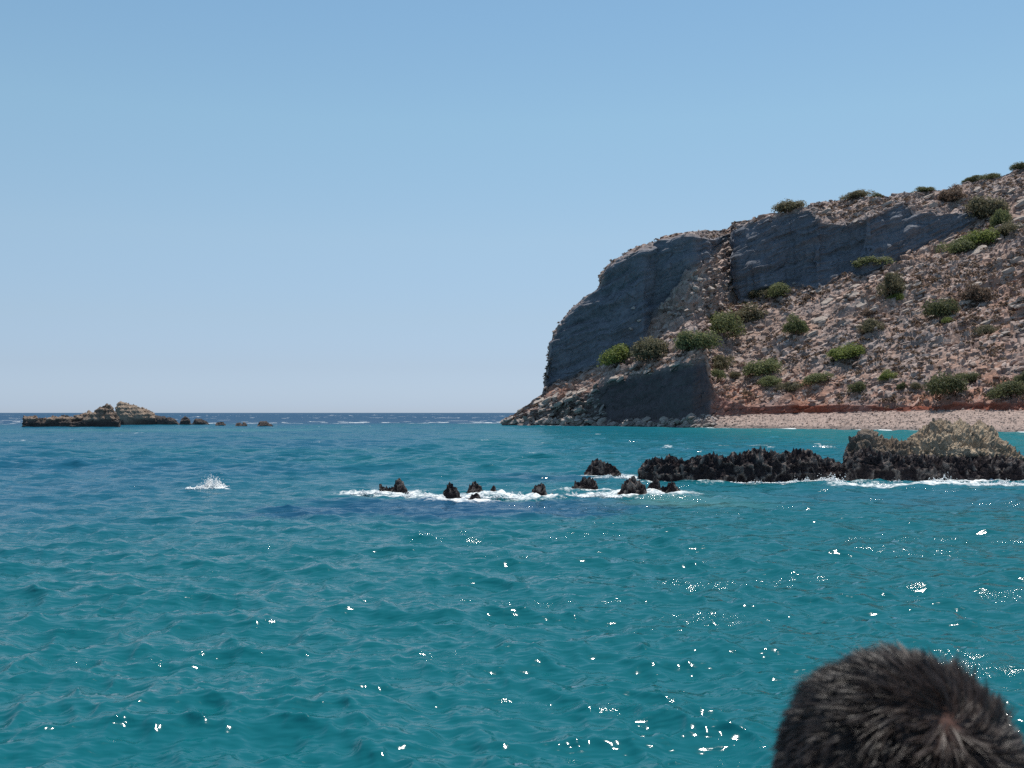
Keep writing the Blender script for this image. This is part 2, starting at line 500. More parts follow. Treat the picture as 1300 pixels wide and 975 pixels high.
# boulders that can be told apart are parts of the headland
BOULD = []
for k in range(8):
    V = rock_shape(200 + k, ICO2 * 1.25, 18, 0.04) * np.array([1.25, 0.95, 0.85])
    me_ = mesh_from('boulder', V, F3=ICOF2)
    n_ = fbm(V * 2.0, 2, k)
    set_col(me_, 'col', np.clip(np.array([0.37, 0.315, 0.28]) * (1 + 0.25 * n_[:, None]), 0, 1))
    me_.materials.append(M_STONE)
    BOULD.append(me_)
SLAB = []
for k in range(6):
    r_ = np.random.default_rng(400 + k)
    V = rock_shape(300 + k, ICO2, 4, 0.05)
    V = np.sign(V) * np.abs(V) ** 0.55 * np.array([1.0, 0.55, 0.22])
    V[:, 0] += 0.25 * V[:, 2] / 0.22 * 0.5
    V += 0.04 * r_.normal(size=V.shape)
    me_ = mesh_from('rock_slab', V, F3=ICOF2)
    set_col(me_, 'col', np.clip(np.array([0.37, 0.31, 0.27]) * (1 + 0.2 * fbm(V * 2.5, 2, k)[:, None]), 0, 1))
    me_.materials.append(M_STONE)
    SLAB.append(me_)

def boulder(x, y, wpx, me_=None, flat=1.0, ang=None):
    p, n = land_at(x, y)
    s = wpx * 0.5 * p[1] / FPX
    o = obj('boulder', me_ or random.choice(BOULD), None, headland)
    o.location = p + n * s * 0.15
    o.scale = (s, s * random.uniform(0.7, 1.0), s * flat * random.uniform(0.7, 1.1))
    o.rotation_euler = (random.uniform(-.4, .4), random.uniform(-.4, .4), random.uniform(0, 6.28)) if ang is None else ang
    return o

for x, y, w in ((877, 530, 17), (862, 535, 14), (845, 537, 16), (828, 538, 15), (812, 539, 14), (795, 539, 12), (765, 535, 16), (751, 537, 14), (735, 532, 15), (717, 537, 14), (703, 537, 12), (690, 533, 13), (676, 531, 14), (662, 534, 12), (653, 536, 10), (950, 383, 11), (1007, 361, 8),
                (984, 276, 7), (812, 408, 9), (800, 418, 8), (805, 391, 8)):
    boulder(x, y, w)
rb = random.Random(5)
for k in range(64):                                          # broken slabs along the rim and foot of the seaward tip
    x = rb.uniform(648, 870)
    top_y = np.interp(x, xs, zones_y[1])
    y = top_y + rb.uniform(-9, 7) if k < 40 else min(537, top_y + rb.uniform(10, 60))
    if x > 760 and k >= 40: y = rb.uniform(533, 540)
    p, n = land_at(x, y)
    s_ = rb.uniform(6, 15) * 0.5 * p[1] / FPX
    o = obj('rock_slab', rb.choice(SLAB), None, headland)
    o.location = p + np.array([0, -0.25, 0.15])
    o.scale = (s_, s_ * rb.uniform(1.2, 2.0), s_ * rb.uniform(1.0, 1.9))
    o.rotation_euler = (R(rb.uniform(-5, 25)), R(-rb.uniform(10, 38)), R(rb.uniform(-25, 25)))
for k in range(150):
    x = rb.uniform(770, 1300); y = rb.uniform(285, 505)
    lo = np.interp(x, xs, zones_y[4]); hi = np.interp(x, xs, zones_y[1])
    cb = np.interp(x, xs, zones_y[2]); ct = np.interp(x, xs, zones_y[4])
    if y < np.interp(x, xs, zones_y[3]) + 4 or y > hi - 3: continue
    boulder(x, y, rb.uniform(4.5, 10.0) * (0.8 if y > 440 else 1.0))
for k in range(46):                                          # gully between the two cliff faces
    x = rb.uniform(838, 936); y = rb.uniform(300, 405)
    if y < np.interp(x, xs, zones_y[3]) + 2 or y > np.interp(x, xs, zones_y[2]): continue
    boulder(x, y, rb.uniform(7, 15))
for k in range(130):                                         # tilted beds on the right hand slope
    x = rb.uniform(1030, 1300); y = rb.uniform(235, 430)
    if y < np.interp(x, xs, y6) + 6: continue
    if np.interp(x, xs, zones_y[4]) - 2 < y < np.interp(x, xs, zones_y[3]) + 3: continue
    p, n = land_at(x, y)
    s = rb.uniform(8, 22) * 0.5 * p[1] / FPX
    o = obj('rock_slab', rb.choice(SLAB), None, headland)
    o.location = p + n * 0.1
    o.scale = (s, s * rb.uniform(0.9, 1.6), s * rb.uniform(0.9, 1.7))
    o.rotation_euler = (R(rb.uniform(-8, 22)), R(-rb.uniform(12, 30)), R(rb.uniform(-20, 20)))

# ------------------------------------------------------------------ bushes
def leaf_mat(name, c1, c2):
    m, nt, b = new_mat(name)
    pos = N(nt, 'ShaderNodeNewGeometry').outputs['Position']
    at_ = N(nt, 'ShaderNodeAttribute', attribute_name='leaf').outputs['Fac']
    n1 = noise_node(nt, 0.9, 3, 0.6, pos)
    f = math_node(nt, 'ADD', math_node(nt, 'MULTIPLY', at_, 0.6), math_node(nt, 'MULTIPLY', n1.outputs['Fac'], 0.5), True)
    colr = mix_rgb(nt, f, c1, c2)
    nt.links.new(colr, b.inputs['Base Color'])
    b.inputs['Roughness'].default_value = 0.6
    b.inputs['Specular IOR Level'].default_value = 0.25
    tr = N(nt, 'ShaderNodeBsdfTranslucent')
    nt.links.new(colr, tr.inputs['Color'])
    ms = N(nt, 'ShaderNodeMixShader'); ms.inputs[0].default_value = 0.5
    nt.links.new(b.outputs[0], ms.inputs[1]); nt.links.new(tr.outputs[0], ms.inputs[2])
    nt.links.new(ms.outputs[0], nt.nodes['Material Output'].inputs['Surface'])
    return m

M_LEAF = {'bright': leaf_mat('bright_green_leaves', (0.13, 0.165, 0.05), (0.25, 0.29, 0.085)),
          'green': leaf_mat('green_leaves', (0.12, 0.14, 0.065), (0.22, 0.24, 0.11)),
          'olive': leaf_mat('olive_leaves', (0.125, 0.115, 0.07), (0.22, 0.20, 0.125)),
          'dark': leaf_mat('dark_green_leaves', (0.09, 0.10, 0.05), (0.17, 0.18, 0.09)),
          'brown': leaf_mat('dry_brown_leaves', (0.12, 0.085, 0.065), (0.24, 0.17, 0.125))}
M_WOOD, nt_, b_ = new_mat('grey_bark')
nz = noise_node(nt_, 6, 4, 0.6)
nt_.links.new(mix_rgb(nt_, nz.outputs['Fac'], (0.09, 0.06, 0.045), (0.2, 0.15, 0.12)), b_.inputs['Base Color'])
b_.inputs['Roughness'].default_value = 0.9

def leaf_cloud(seed, n, size, lobes):
    """leaf-sized faces spread through an uneven dome of unit radius."""
    r = np.random.default_rng(seed)
    lc = []
    for _ in range(lobes):
        a = r.uniform(0, 6.28); rad = r.uniform(0.1, 0.72) 
        lc.append((rad * math.cos(a), rad * math.sin(a), r.uniform(0.22, 0.62) * (1.15 - rad * 0.6), r.uniform(0.26, 0.44)))
    lc = np.array(lc)
    k = r.integers(0, lobes, n)
    dv = r.normal(size=(n, 3)); dv /= np.linalg.norm(dv, axis=1, keepdims=True)
    dv[:, 2] = np.where(dv[:, 2] < -0.35, -dv[:, 2], dv[:, 2])
    rad = lc[k, 3] * (1 - 0.55 * r.random(n) ** 2.2) * (1 + 0.12 * r.normal(size=n))
    c = lc[k, :3] + dv * rad[:, None]
    c[:, 2] = np.abs(c[:, 2])
    nn = dv + 0.55 * r.normal(size=(n, 3)); nn /= np.linalg.norm(nn, axis=1, keepdims=True)
    t = np.cross(nn, r.normal(size=(n, 3))); t /= np.linalg.norm(t, axis=1, keepdims=True)
    bt = np.cross(nn, t)
    s = size * r.uniform(0.6, 1.4, (n, 1))
    V = np.stack([c - t * s, c - bt * s * 0.55 + nn * s * 0.1, c + t * s, c + bt * s * 0.55 + nn * s * 0.1], 1)
    return V, np.repeat(r.random(n)[:, None], 4, 1)

CROWNS = []
for k in range(6):
    V, lf = leaf_cloud(900 + k, 4200, 0.045, 12 + k)
    me_ = mesh_from('crown', V, np.arange(len(V) * 4).reshape(-1, 4))
    set_val(me_, 'leaf', lf)
    me_.materials.append(M_LEAF['green'])
    CROWNS.append(me_)

def stem_mesh():
    V, F = [], []
    r = np.random.default_rng(3)
    for s in range(6):
        a = s * 1.05 + r.uniform(0, .5); tip = np.array([0.45 * math.cos(a), 0.45 * math.sin(a), r.uniform(0.3, 0.5)])
        base = np.array([0.04 * math.cos(a), 0.04 * math.sin(a), -0.25])
        b0 = len(V)
        for t in (0, 0.5, 1.0):
            c = base + (tip - base) * t + np.array([0, 0, 0.08 * math.sin(t * 3.14)])
            rad = 0.035 * (1 - 0.75 * t)
            for q_ in range(5):
                th = q_ * 1.2566
                V.append(c + rad * np.array([math.cos(th), math.sin(th), 0.3 * math.cos(th)]))
        for lv in range(2):
            for q_ in range(5):
                F.append((b0 + lv * 5 + q_, b0 + lv * 5 + (q_ + 1) % 5, b0 + lv * 5 + 5 + (q_ + 1) % 5, b0 + lv * 5 + 5 + q_))
    return mesh_from('stem', np.array(V), np.array(F))
STEM = stem_mesh(); STEM.materials.append(M_WOOD)

BUSHES = [
    # x, y of the foot, width, height in photograph pixels, tone, label
    (789, 463, 46, 27, 'bright', 'bright green bush at the foot of the dark left cliff, above the black sea cliff'),
    (827, 460, 46, 32, 'olive', 'grey olive bush beside the bright green one above the black sea cliff'),
    (871, 447, 26, 20, 'olive', 'small olive brown bush at the lower end of the long green thicket'),
    (889, 446, 44, 30, 'green', 'green bush with a dark hollow under it, low in the long thicket'),
    (917, 431, 50, 36, 'green', 'large green bush in the middle of the long sloping thicket'),
    (949, 412, 46, 23, 'olive', 'greyish olive bush at the top end of the long thicket'),
    (915, 470, 28, 20, 'olive', 'olive bush on the rim right of the black sea cliff'),
    (909, 483, 24, 14, 'green', 'low green bush just below the olive bush on the sea cliff rim'),
    (934, 482, 18, 11, 'olive', 'small round olive bush on scree right of the sea cliff rim'),
    (970, 479, 42, 25, 'green', 'broad green bush above the western end of the red earth bank'),
    (979, 491, 30, 15, 'green', 'low green bush tucked under the broad one above the red bank'),
    (1010, 424, 28, 24, 'green', 'round green bush casting a dark shadow on mid slope scree'),
    (1006, 497, 28, 14, 'olive', 'flat olive bush over the red earth bank, beside a lighter green one'),
    (1037, 488, 34, 14, 'green', 'flat light green bush over the red earth bank, right of an olive one'),
    (1075, 458, 42, 21, 'bright', 'vivid green cushion bush alone on the pale middle scree'),
    (1091, 500, 26, 17, 'dark', 'dark round bush above the right end of the red earth bank'),
    (1107, 424, 26, 21, 'olive', 'olive grey bush on the scree above the vivid green cushion'),
    (1129, 483, 22, 13, 'bright', 'small vivid green bush on the lower scree'),
    (1147, 496, 13, 10, 'dark', 'tiny dark bush below the small vivid green one'),
    (1164, 495, 15, 10, 'olive', 'tiny olive bush on the lower scree near the red soil'),
    (1208, 505, 46, 30, 'dark', 'big dark green bush with black shadow on the red lower slope'),
    (1232, 487, 28, 16, 'dark', 'dark green bush just above the biggest bush on the red slope'),
    (1284, 507, 42, 24, 'dark', 'wide dark olive bush on the red slope behind the tan reef rock'),
    (1300, 488, 22, 15, 'dark', 'dark bush above the wide olive one on the red slope'),
    (1134, 377, 32, 32, 'olive', 'tall grey green bush on the ledges under the right cliff'),
    (1139, 382, 18, 10, 'bright', 'small bright bush at the foot of the tall grey green one'),
    (1109, 340, 46, 18, 'green', 'green bush lying along the foot of the right cliff'),
    (1196, 406, 34, 30, 'dark', 'dark green bush among tilted rock beds'),
    (1205, 411, 15, 9, 'bright', 'tiny bright green bush below the dark one among tilted beds'),
    (1243, 384, 36, 24, 'brown', 'greyish brown dry bush on tilted rock beds'),
    (1222, 322, 40, 20, 'green', 'left half of the green bush group high on the right slope'),
    (1246, 314, 40, 22, 'bright', 'brightest bush of the green group high on the right slope'),
    (1278, 303, 40, 20, 'olive', 'olive bush right of the green group high on the slope'),
    (1256, 279, 48, 34, 'olive', 'large olive bush near the skyline above the green group'),
    (1272, 290, 24, 26, 'green', 'narrow green bush joining the large olive one below the skyline'),
    (1211, 257, 32, 22, 'brown', 'dark brown dry bush just under the skyline'),
    (1240, 231, 26, 9, 'dark', 'low dark scrub on the skyline above the brown dry bush'),
    (1263, 227, 22, 9, 'dark', 'low dark scrub on the highest part of the skyline'),
    (1298, 216, 20, 11, 'dark', 'dark scrub where the skyline steps up'),
    (1005, 270, 40, 19, 'olive', 'rounded olive bush crowning the skyline above the shaded cliff'),
    (1090, 252, 32, 11, 'olive', 'flat olive scrub on the skyline right of the rounded bush'),
    (1113, 252, 18, 7, 'dark', 'small dark scrub beside the flat olive one on the skyline'),
    (1174, 244, 24, 8, 'dark', 'flat topped dark scrub on the skyline over the rock beds'),
    (987, 378, 34, 19, 'green', 'green bush against the foot of the shaded cliff'),
    (965, 380, 26, 15, 'olive', 'olive bush left of the green one at the shaded cliff foot'),
    (944, 391, 12, 9, 'green', 'tiny green bush beside a pale boulder under the shaded cliff'),
    (1255, 426, 26, 14, 'olive', 'olive bush over a dark rock step on the right slope'),
    (1104, 402, 20, 10, 'brown', 'dry brown bush on ledges above the middle scree'),
]
for k, (x, y, w, h, tone, lab) in enumerate(BUSHES):
    p, n = land_at(x, y)
    s = p[1] / FPX
    root = bpy.data.objects.new('bush', None)
    COL.objects.link(root)
    root.empty_display_size = 0.5
    root.location = (p[0], p[1] + 0.3 * w * s * 0.5, p[2] - 0.05 * h * s)
    root.scale = (w * s * 0.70, w * s * 0.60, h * s * 1.15)
    root.rotation_euler = (0, -R(8) if h < w * 0.6 else 0, 0)
    tag(root, lab, 'bush', 'bushes on the headland')
    cr = obj('crown', CROWNS[k % 6], None, root)
    cr.rotation_euler = (0, 0, 1.7 * k)
    cr.material_slots[0].link = 'OBJECT'
    cr.material_slots[0].material = M_LEAF[tone]
    st = obj('stem', STEM, None, root)
    st.rotation_euler = (0, 0, 0.7 * k)

# dry cushion scrub too small and too many to tell apart
def scrub(n, seed):
    r = np.random.default_rng(seed)
    w = ((w_scree + 0.7 * w_top) * VIS[:, None] * (X < 1330)).ravel()
    du = np.linalg.norm(np.gradient(BASE, axis=0), axis=-1); dv = np.linalg.norm(np.gradient(BASE, axis=1), axis=-1)
    w = w * (du * dv).ravel() * np.clip(0.4 + fbm(BASE / 10.0, 2, 140).ravel() * 2, 0.02, 1)
    idx = r.choice(len(w), n, p=w / w.sum())
    c = P.reshape(-1, 3)[idx]
    V0, l0 = leaf_cloud(77, 46, 0.24, 4)
    s = r.uniform(0.35, 0.95, n)
    a = r.uniform(0, 6.28, n)
    ca, sa = np.cos(a), np.sin(a)
    V = V0.reshape(-1, 3)
    W = np.stack([ca[:, None] * V[:, 0] - sa[:, None] * V[:, 1], sa[:, None] * V[:, 0] + ca[:, None] * V[:, 1], np.repeat(V[None, :, 2], n, 0)], -1) * s[:, None, None] + c[:, None, :]
    me_ = mesh_from('dry_scrub', W, np.arange(W.shape[0] * W.shape[1]).reshape(-1, 4))
    set_val(me_, 'leaf', np.tile(l0.ravel(), n) * 0.5 + np.repeat(r.random(n), l0.size) * 0.6)
    return tag(obj('dry_scrub', me_, M_LEAF['brown']), 'dry brown cushion scrub dotted over the headland scree', 'scrub', kind='stuff')
scrub(2200, 15)

# ================================================================== REEF AND ISLETS
M_REEF = rock_mat('reef_rock', 'col', 7.0, 0.5, 0.09, 0.95, 0.08)
M_ISLET = rock_mat('islet_rock', 'col', 2.0, 0.35, 0.2)
FOAM_PTS = []          # x, y, reach, strength: where the sea breaks on rock

def reef_rock(name, label, top, ybase, depth, nu, nv, seed, amp, freq, colour, lean=0.0, front=0.42, cat='rock', group=None, foam=(1.0, 0.9), mat=None, blocky=0.0, power=0.55, sink=0.5, spk=0.2, sfreq=3.2, parent=None):
    """a rock ridge: skyline given along its length, arched across its depth, then broken up in 3D."""
    top = np.array(top, float); yb = np.array(ybase, float)
    x = np.linspace(top[0, 0], top[-1, 0], nu)
    yt = np.interp(x, top[:, 0], top[:, 1]); yw = np.interp(x, yb[:, 0], yb[:, 1])
    d0 = water_d(yw)
    u = (x - x[0]) / (x[-1] - x[0])
    taper = np.clip(np.minimum(u, 1 - u) / 0.07, 0.0, 1) ** 0.5
    dep = depth * (0.25 + 0.75 * taper) if np.isscalar(depth) else np.interp(x, *np.array(depth).T) * (0.25 + 0.75 * taper)
    dt = d0 + dep * front
    Hh = np.maximum(CAMH + ray(x, yt)[1] * dt, 0.05) * (0.35 + 0.65 * taper)
    th = np.linspace(0, math.pi, nv)
    s = np.abs(np.cos(th)) ** 0.8 * np.sign(np.cos(th))
    zz = np.sin(th) ** power
    dd = d0[:, None] + dep[:, None] * (0.5 - 0.5 * s[None, :])
    dd = np.where(th[None] < math.pi / 2, d0[:, None] + dep[:, None] * front * (1 - s[None]), d0[:, None] + dep[:, None] * (front + (1 - front) * (-s[None])))
    zq = -sink + (Hh[:, None] + sink) * zz[None]
    dxr = ray(x, 487.5)[0]
    Q = np.stack([dxr[:, None] * dd, dd, zq], -1)
    Q[..., 0] -= lean * np.maximum(zq, 0)
    nr = grid_normals(Q)
    ctr = Q.mean((0, 1)); ctr[2] = -1
    sgn = np.sign(((Q - ctr) * nr).sum(-1).mean())
    nr = nr * (sgn if sgn else 1)
    seedv = np.array([seed * 3.7, seed * 1.3, seed * 2.1])
    rg = ridged(Q * freq + seedv, 4, seed, 0.6)
    bl = fbm(Q * freq * 0.35 + seedv, 3, seed + 5)
    v1, v2, vid, vo = voronoi(Q * freq * 0.9 + seedv, seed + 9)
    pits = np.clip(0.38 - v1, 0, 0.38) / 0.38
    dsp = amp * (1.1 * (rg - 0.42) + 0.8 * bl + 0.35 * (vid - 0.5) * (1 + blocky) - 0.85 * pits * (1 - blocky))
    edge = np.sin(th)[None] ** 0.3
    up = np.clip(nr[..., 2], 0, 1)
    spike = ridged(Q * sfreq * np.array([1, 1, 0.5]) + seedv * 2, 3, seed + 20, 0.6)
    lump = vnoise(Q * sfreq * 0.45 + seedv, seed + 30)
    Q = Q + nr * (dsp * edge)[..., None]
    Q[..., 2] += spk * (1.6 * (np.clip(spike - 0.1, 0, 1) - 0.42) + 0.6 * lump) * np.clip(up * 1.4, 0, 1) * edge * np.clip(zz[None] * 1.0, 0, 1)
    if blocky:
        lz = Q[..., 2] / (0.9)
        Q[..., 1] += -blocky * 0.5 * amp * (np.abs((lz + 0.3 * bl) % 1 - 0.5) * 2 - 0.5) * edge
    me_ = mesh_from(name, Q, grid_faces(nu, nv))
    set_col(me_, 'col', np.clip(colour(Q, bl, rg, x), 0.005, 0.8))
    c0 = Q.reshape(-1, 3).mean(0); c0[2] = 0
    me_.transform(Matrix.Translation(Vector(-c0)))
    o = obj(name, me_, mat or M_REEF, parent, c0 - (np.array(parent.location) if parent else 0))
    if label: tag(o, label, cat, group)
    if foam:
        step = max(1, nu // 60)
        for i in range(0, nu, step):
            FOAM_PTS.append((dxr[i] * d0[i], d0[i], foam[0], foam[1]))
    return o

def black_crust_lit_tips(Q, bl, rg, x):
    c = np.broadcast_to(np.array([0.040, 0.031, 0.033]), Q.shape).astype(np.float32).copy()
    c = mixc(c, (0.28, 0.23, 0.205), np.clip((rg - 0.56) * 3.5 + bl * 0.4, 0, 1) * 0.8)  # sunlit rims painted on: ridge tips paler than the black crust
    return c

def reef_two_tone(Q, bl, rg, x):
    c = black_crust_lit_tips(Q, bl, rg, x)
    pxx = np.repeat(x[:, None], Q.shape[1], 1)
    h = Q[..., 2] + 0.35 * bl + 0.2 * (rg - 0.5)
    t = sstep(0.72, 1.0, h) * sstep(1120, 1165, pxx)
    t = np.maximum(t, 0.6 * sstep(1.0, 1.35, h) * sstep(1060, 1110, pxx))
    tancol = mixc(np.broadcast_to(np.array([0.50, 0.395, 0.285]), Q.shape).astype(np.float32).copy(), (0.32, 0.245, 0.18), np.clip(bl * 1.6 + 0.3, 0, 1))
    c = c * (1 - t[..., None]) + tancol * t[..., None]
    return c

def islet_col(Q, bl, rg, x):
    h = Q[..., 2] + 0.8 * bl
    c = np.broadcast_to(np.array([0.235, 0.17, 0.13]), Q.shape).astype(np.float32).copy()
    c = mixc(c, (0.33, 0.25, 0.19), np.clip(bl * 2, 0, 1))
    c = mixc(c, (0.075, 0.06, 0.055), sstep(2.0, 1.2, h))
    return c

def islet_dark(Q, bl, rg, x):
    c = np.broadcast_to(np.array([0.085, 0.07, 0.065]), Q.shape).astype(np.float32).copy()
    return mixc(c, (0.2, 0.155, 0.13), np.clip((rg - 0.5) * 2, 0, 1) * 0.6)

tan_reef = bpy.data.objects.new('reef', None)
COL.objects.link(tan_reef)
tan_reef.location = at(1200, 612, water_d(612))
tag(tan_reef, 'large tan and black jagged reef rock with surf along its foot', 'rock')
reef_rock('base', None,
          [(1052, 603), (1060, 596), (1070, 586), (1085, 578), (1100, 574), (1140, 580), (1180, 584), (1230, 586), (1280, 587), (1300, 592), (1340, 597), (1380, 608)],
          [(1050, 609), (1100, 612), (1200, 612), (1270, 612), (1380, 614)], [(1050, 1.2), (1090, 2.4), (1180, 3.0), (1260, 3.0), (1380, 2.0)], 360, 110, 3, 0.26, 2.2, black_crust_lit_tips, power=0.33, foam=(1.25, 1.0), spk=0.28, sfreq=2.9, parent=tan_reef)
reef_rock('crag', None,
          [(1064, 594), (1075, 576), (1088, 566), (1098, 559), (1108, 562), (1120, 567), (1140, 566), (1156, 564), (1163, 551), (1172, 545), (1185, 540), (1200, 537), (1222, 536), (1240, 541), (1255, 548), (1266, 556), (1272, 568), (1282, 577), (1294, 588), (1304, 594)],
          [(1060, 605), (1180, 606), (1304, 606)], [(1060, 1.8), (1110, 3.2), (1180, 6.0), (1260, 6.0), (1304, 2.5)], 340, 160, 5, 0.50, 1.35, reef_two_tone, power=0.85, front=0.7, foam=None, spk=0.26, sfreq=2.2, parent=tan_reef)
reef_rock('reef', 'long low black jagged reef joining the tan rock',
          [(803, 603), (812, 596), (824, 588), (838, 583), (850, 581), (862, 589), (875, 588), (888, 582), (905, 584), (922, 582), (940, 578), (965, 576), (985, 578), (1010, 577), (1030, 580), (1048, 584), (1060, 585), (1072, 592)],
          [(803, 607), (832, 611), (900, 614), (960, 613), (1010, 611), (1072, 610)], [(803, 0.8), (850, 1.6), (950, 2.4), (1072, 1.6)], 340, 120, 8, 0.26, 2.3, black_crust_lit_tips, power=0.5, front=0.5, foam=(0.8, 0.8), spk=0.30, sfreq=2.9)
SMALL = [
    ([(742, 604), (746, 596), (755, 589), (765, 587), (776, 590), (783, 600), (785, 606)], 606, 1.0, 'rounded black sea rock behind the row of small rocks, clear of the long reef'),
    ([(724, 624), (731, 617), (739, 612), (747, 612), (755, 618), (759, 624)], 624, 0.6, 'low reddish black rock with white surf pouring past its foot'),
    ([(784, 630), (788, 621), (795, 615), (803, 613), (812, 617), (818, 625), (821, 631)], 631, 0.8, 'squat black ribbed rock next to the twin lumped rock'),
    ([(821, 627), (826, 618), (832, 616), (840, 622), (848, 616), (856, 616), (861, 623), (864, 628)], 628, 0.7, 'black rock with two lumps at the end of the small rock row'),
    ([(669, 633), (674, 624), (680, 622), (684, 617), (689, 620), (694, 632)], 634, 0.45, 'small twin peaked black rock alone in surf between the stump row and the reddish rock'),
    ([(692, 631), (697, 628), (703, 628), (708, 632)], 632, 0.25, 'tiny dark rock tip awash beside the small twin peaked rock'),
    ([(562, 636), (565, 622), (569, 614), (575, 614), (580, 619), (584, 630), (588, 637)], 636, 0.5, 'tall black stump of rock standing in the surf'),
    ([(588, 628), (592, 621), (598, 618), (603, 613), (609, 617), (613, 625), (615, 629)], 629, 0.5, 'jagged black rock behind the tall black stump'),
    ([(596, 637), (600, 627), (605, 625), (609, 630), (610, 637)], 637, 0.3, 'small narrow black rock in front of the jagged one'),
    ([(612, 629), (620, 626), (626, 620), (631, 626), (641, 630)], 630, 0.35, 'low dark rock with a pointed middle amid foam'),
    ([(480, 626), (483, 614), (486, 618), (491, 622), (497, 622), (501, 616), (507, 612), (512, 618), (518, 626)], 627, 0.5, 'low two horned black rock at the outer end of the reef surf'),
]
for k, (tp, yb, dep, lab) in enumerate(SMALL):
    w = (tp[-1][0] - tp[0][0]) * water_d(yb) / FPX
    reef_rock('sea_rock', lab, tp, [(tp[0][0], yb), (tp[-1][0], yb)], dep, 64, 56, 40 + k, 0.11 + 0.03 * w, 3.6, black_crust_lit_tips, power=0.45, group='small rocks of the reef', foam=(0.75, 0.95), sink=0.4, spk=0.18 + 0.04 * w, sfreq=4.6)

reef_rock('islet', 'low brown broken rock islet left of the leaning wedge rock',
          [(30, 539), (33, 533), (40, 531), (52, 531), (60, 532), (66, 530), (76, 531), (86, 532), (92, 534), (98, 529), (106, 527), (115, 526), (122, 524), (130, 519), (136, 516), (140, 517), (143, 525), (150, 528), (153, 540)],
          [(30, 542), (153, 542)], [(30, 6), (100, 10), (153, 10)], 220, 80, 61, 1.25, 0.42, islet_col, blocky=0.5, power=0.35, foam=(2.5, 0.5), mat=M_ISLET, cat='islet', spk=0.7, sfreq=0.55)
reef_rock('islet', 'wedge shaped islet rock with an overhanging dark left face',
          [(157, 539), (158, 516), (164, 514), (172, 516), (180, 519), (192, 522), (198, 524), (200, 526), (201, 533), (202, 539)],
          [(157, 539.5), (202, 539.3)], 11.0, 140, 80, 66, 0.9, 0.42, islet_col, lean=0.38, blocky=0.6, power=0.3, foam=(2.5, 0.5), mat=M_ISLET, cat='islet', spk=0.7, sfreq=0.55)
for tp, lab in (
        ([(195, 539), (197, 529), (205, 529), (215, 530), (222, 531), (226, 535), (228, 539)], 'dark low rock adjoining the right side of the wedge islet'),
        ([(228, 539), (231, 532), (236, 530), (240, 531), (243, 539)], 'dark blocky rock just past the low one by the wedge islet'),
        ([(244, 539), (247, 533), (253, 533), (260, 535), (265, 539)], 'flat dark rock at the end of the wedge islet chain'),
        ([(274, 540), (278, 537), (283, 536), (287, 540)], 'small dark rock alone in open water past the islet chain'),
        ([(300, 541), (304, 538), (308, 540), (311, 538), (314, 541)], 'tiny pair of dark rock tips between two outlying rocks'),
        ([(328, 541), (331, 537), (336, 537), (342, 539), (346, 541)], 'outermost dark rock farthest out from the islet chain')):
    reef_rock('islet_rock', lab, tp, [(tp[0][0], tp[0][1] + 0.3), (tp[-1][0], tp[-1][1] + 0.3)], 4.0, 60, 40, int(tp[0][0]), 0.4, 0.7, islet_dark, blocky=0.5, power=0.35, group='rocks trailing from the islet', foam=(1.5, 0.45), mat=M_ISLET, spk=0.4, sfreq=0.9)

# ================================================================== SEA
def wave_tile(L, n, seed, wind_ang, peak, rms, spread=2.0, cut=0.0):
    r = np.random.default_rng(seed)
    k1 = np.fft.fftfreq(n, L / n) * 2 * np.pi
    kx, ky = np.meshgrid(k1, k1, indexing='xy')
    k = np.sqrt(kx * kx + ky * ky); k[0, 0] = 1
    kp = 2 * np.pi / peak
    cosd = (kx * math.cos(wind_ang) + ky * math.sin(wind_ang)) / k
    S = k ** -3.9 * np.exp(-0.9 * (kp / k) ** 2.2) * (0.06 + np.abs(cosd) ** (2 * spread))
    S[0, 0] = 0
    A = np.sqrt(S) * (r.normal(size=(n, n)) + 1j * r.normal(size=(n, n)))
    h = np.fft.ifft2(A).real
    A = A * (rms / h.std())
    lv = []
    for c in (0.0, 0.5, 1.1, 2.4, 6.0, 14.0):                # progressively smoother copies for farther water
        G = np.exp(-(k * c / (2 * np.pi)) ** 2) if c else 1.0
        B = A * G
        hh = np.fft.ifft2(B).real
        dx = np.fft.ifft2(1j * kx / k * B).real
        dy = np.fft.ifft2(1j * ky / k * B).real
        lv.append(np.stack([dx, dy, hh], -1).astype(np.float32))
    return np.stack(lv), L, n

def sample_tile(T, x, y, level):
    A, L, n = T
    fx = (x / L * n) % n; fy = (y / L * n) % n
    i = np.floor(fx).astype(int); j = np.floor(fy).astype(int)
    a = (fx - i)[..., None]; b = (fy - j)[..., None]
    i0 = i % n; i1 = (i + 1) % n; j0 = j % n; j1 = (j + 1) % n
    l0 = np.clip(np.floor(level), 0, len(A) - 2).astype(int); lt = np.clip(level - l0, 0, 1)[..., None]
    def g(l):
        return (A[l, j0, i0] * (1 - a) + A[l, j0, i1] * a) * (1 - b) + (A[l, j1, i0] * (1 - a) + A[l, j1, i1] * a) * b
    return g(l0) * (1 - lt) + g(l0 + 1) * lt

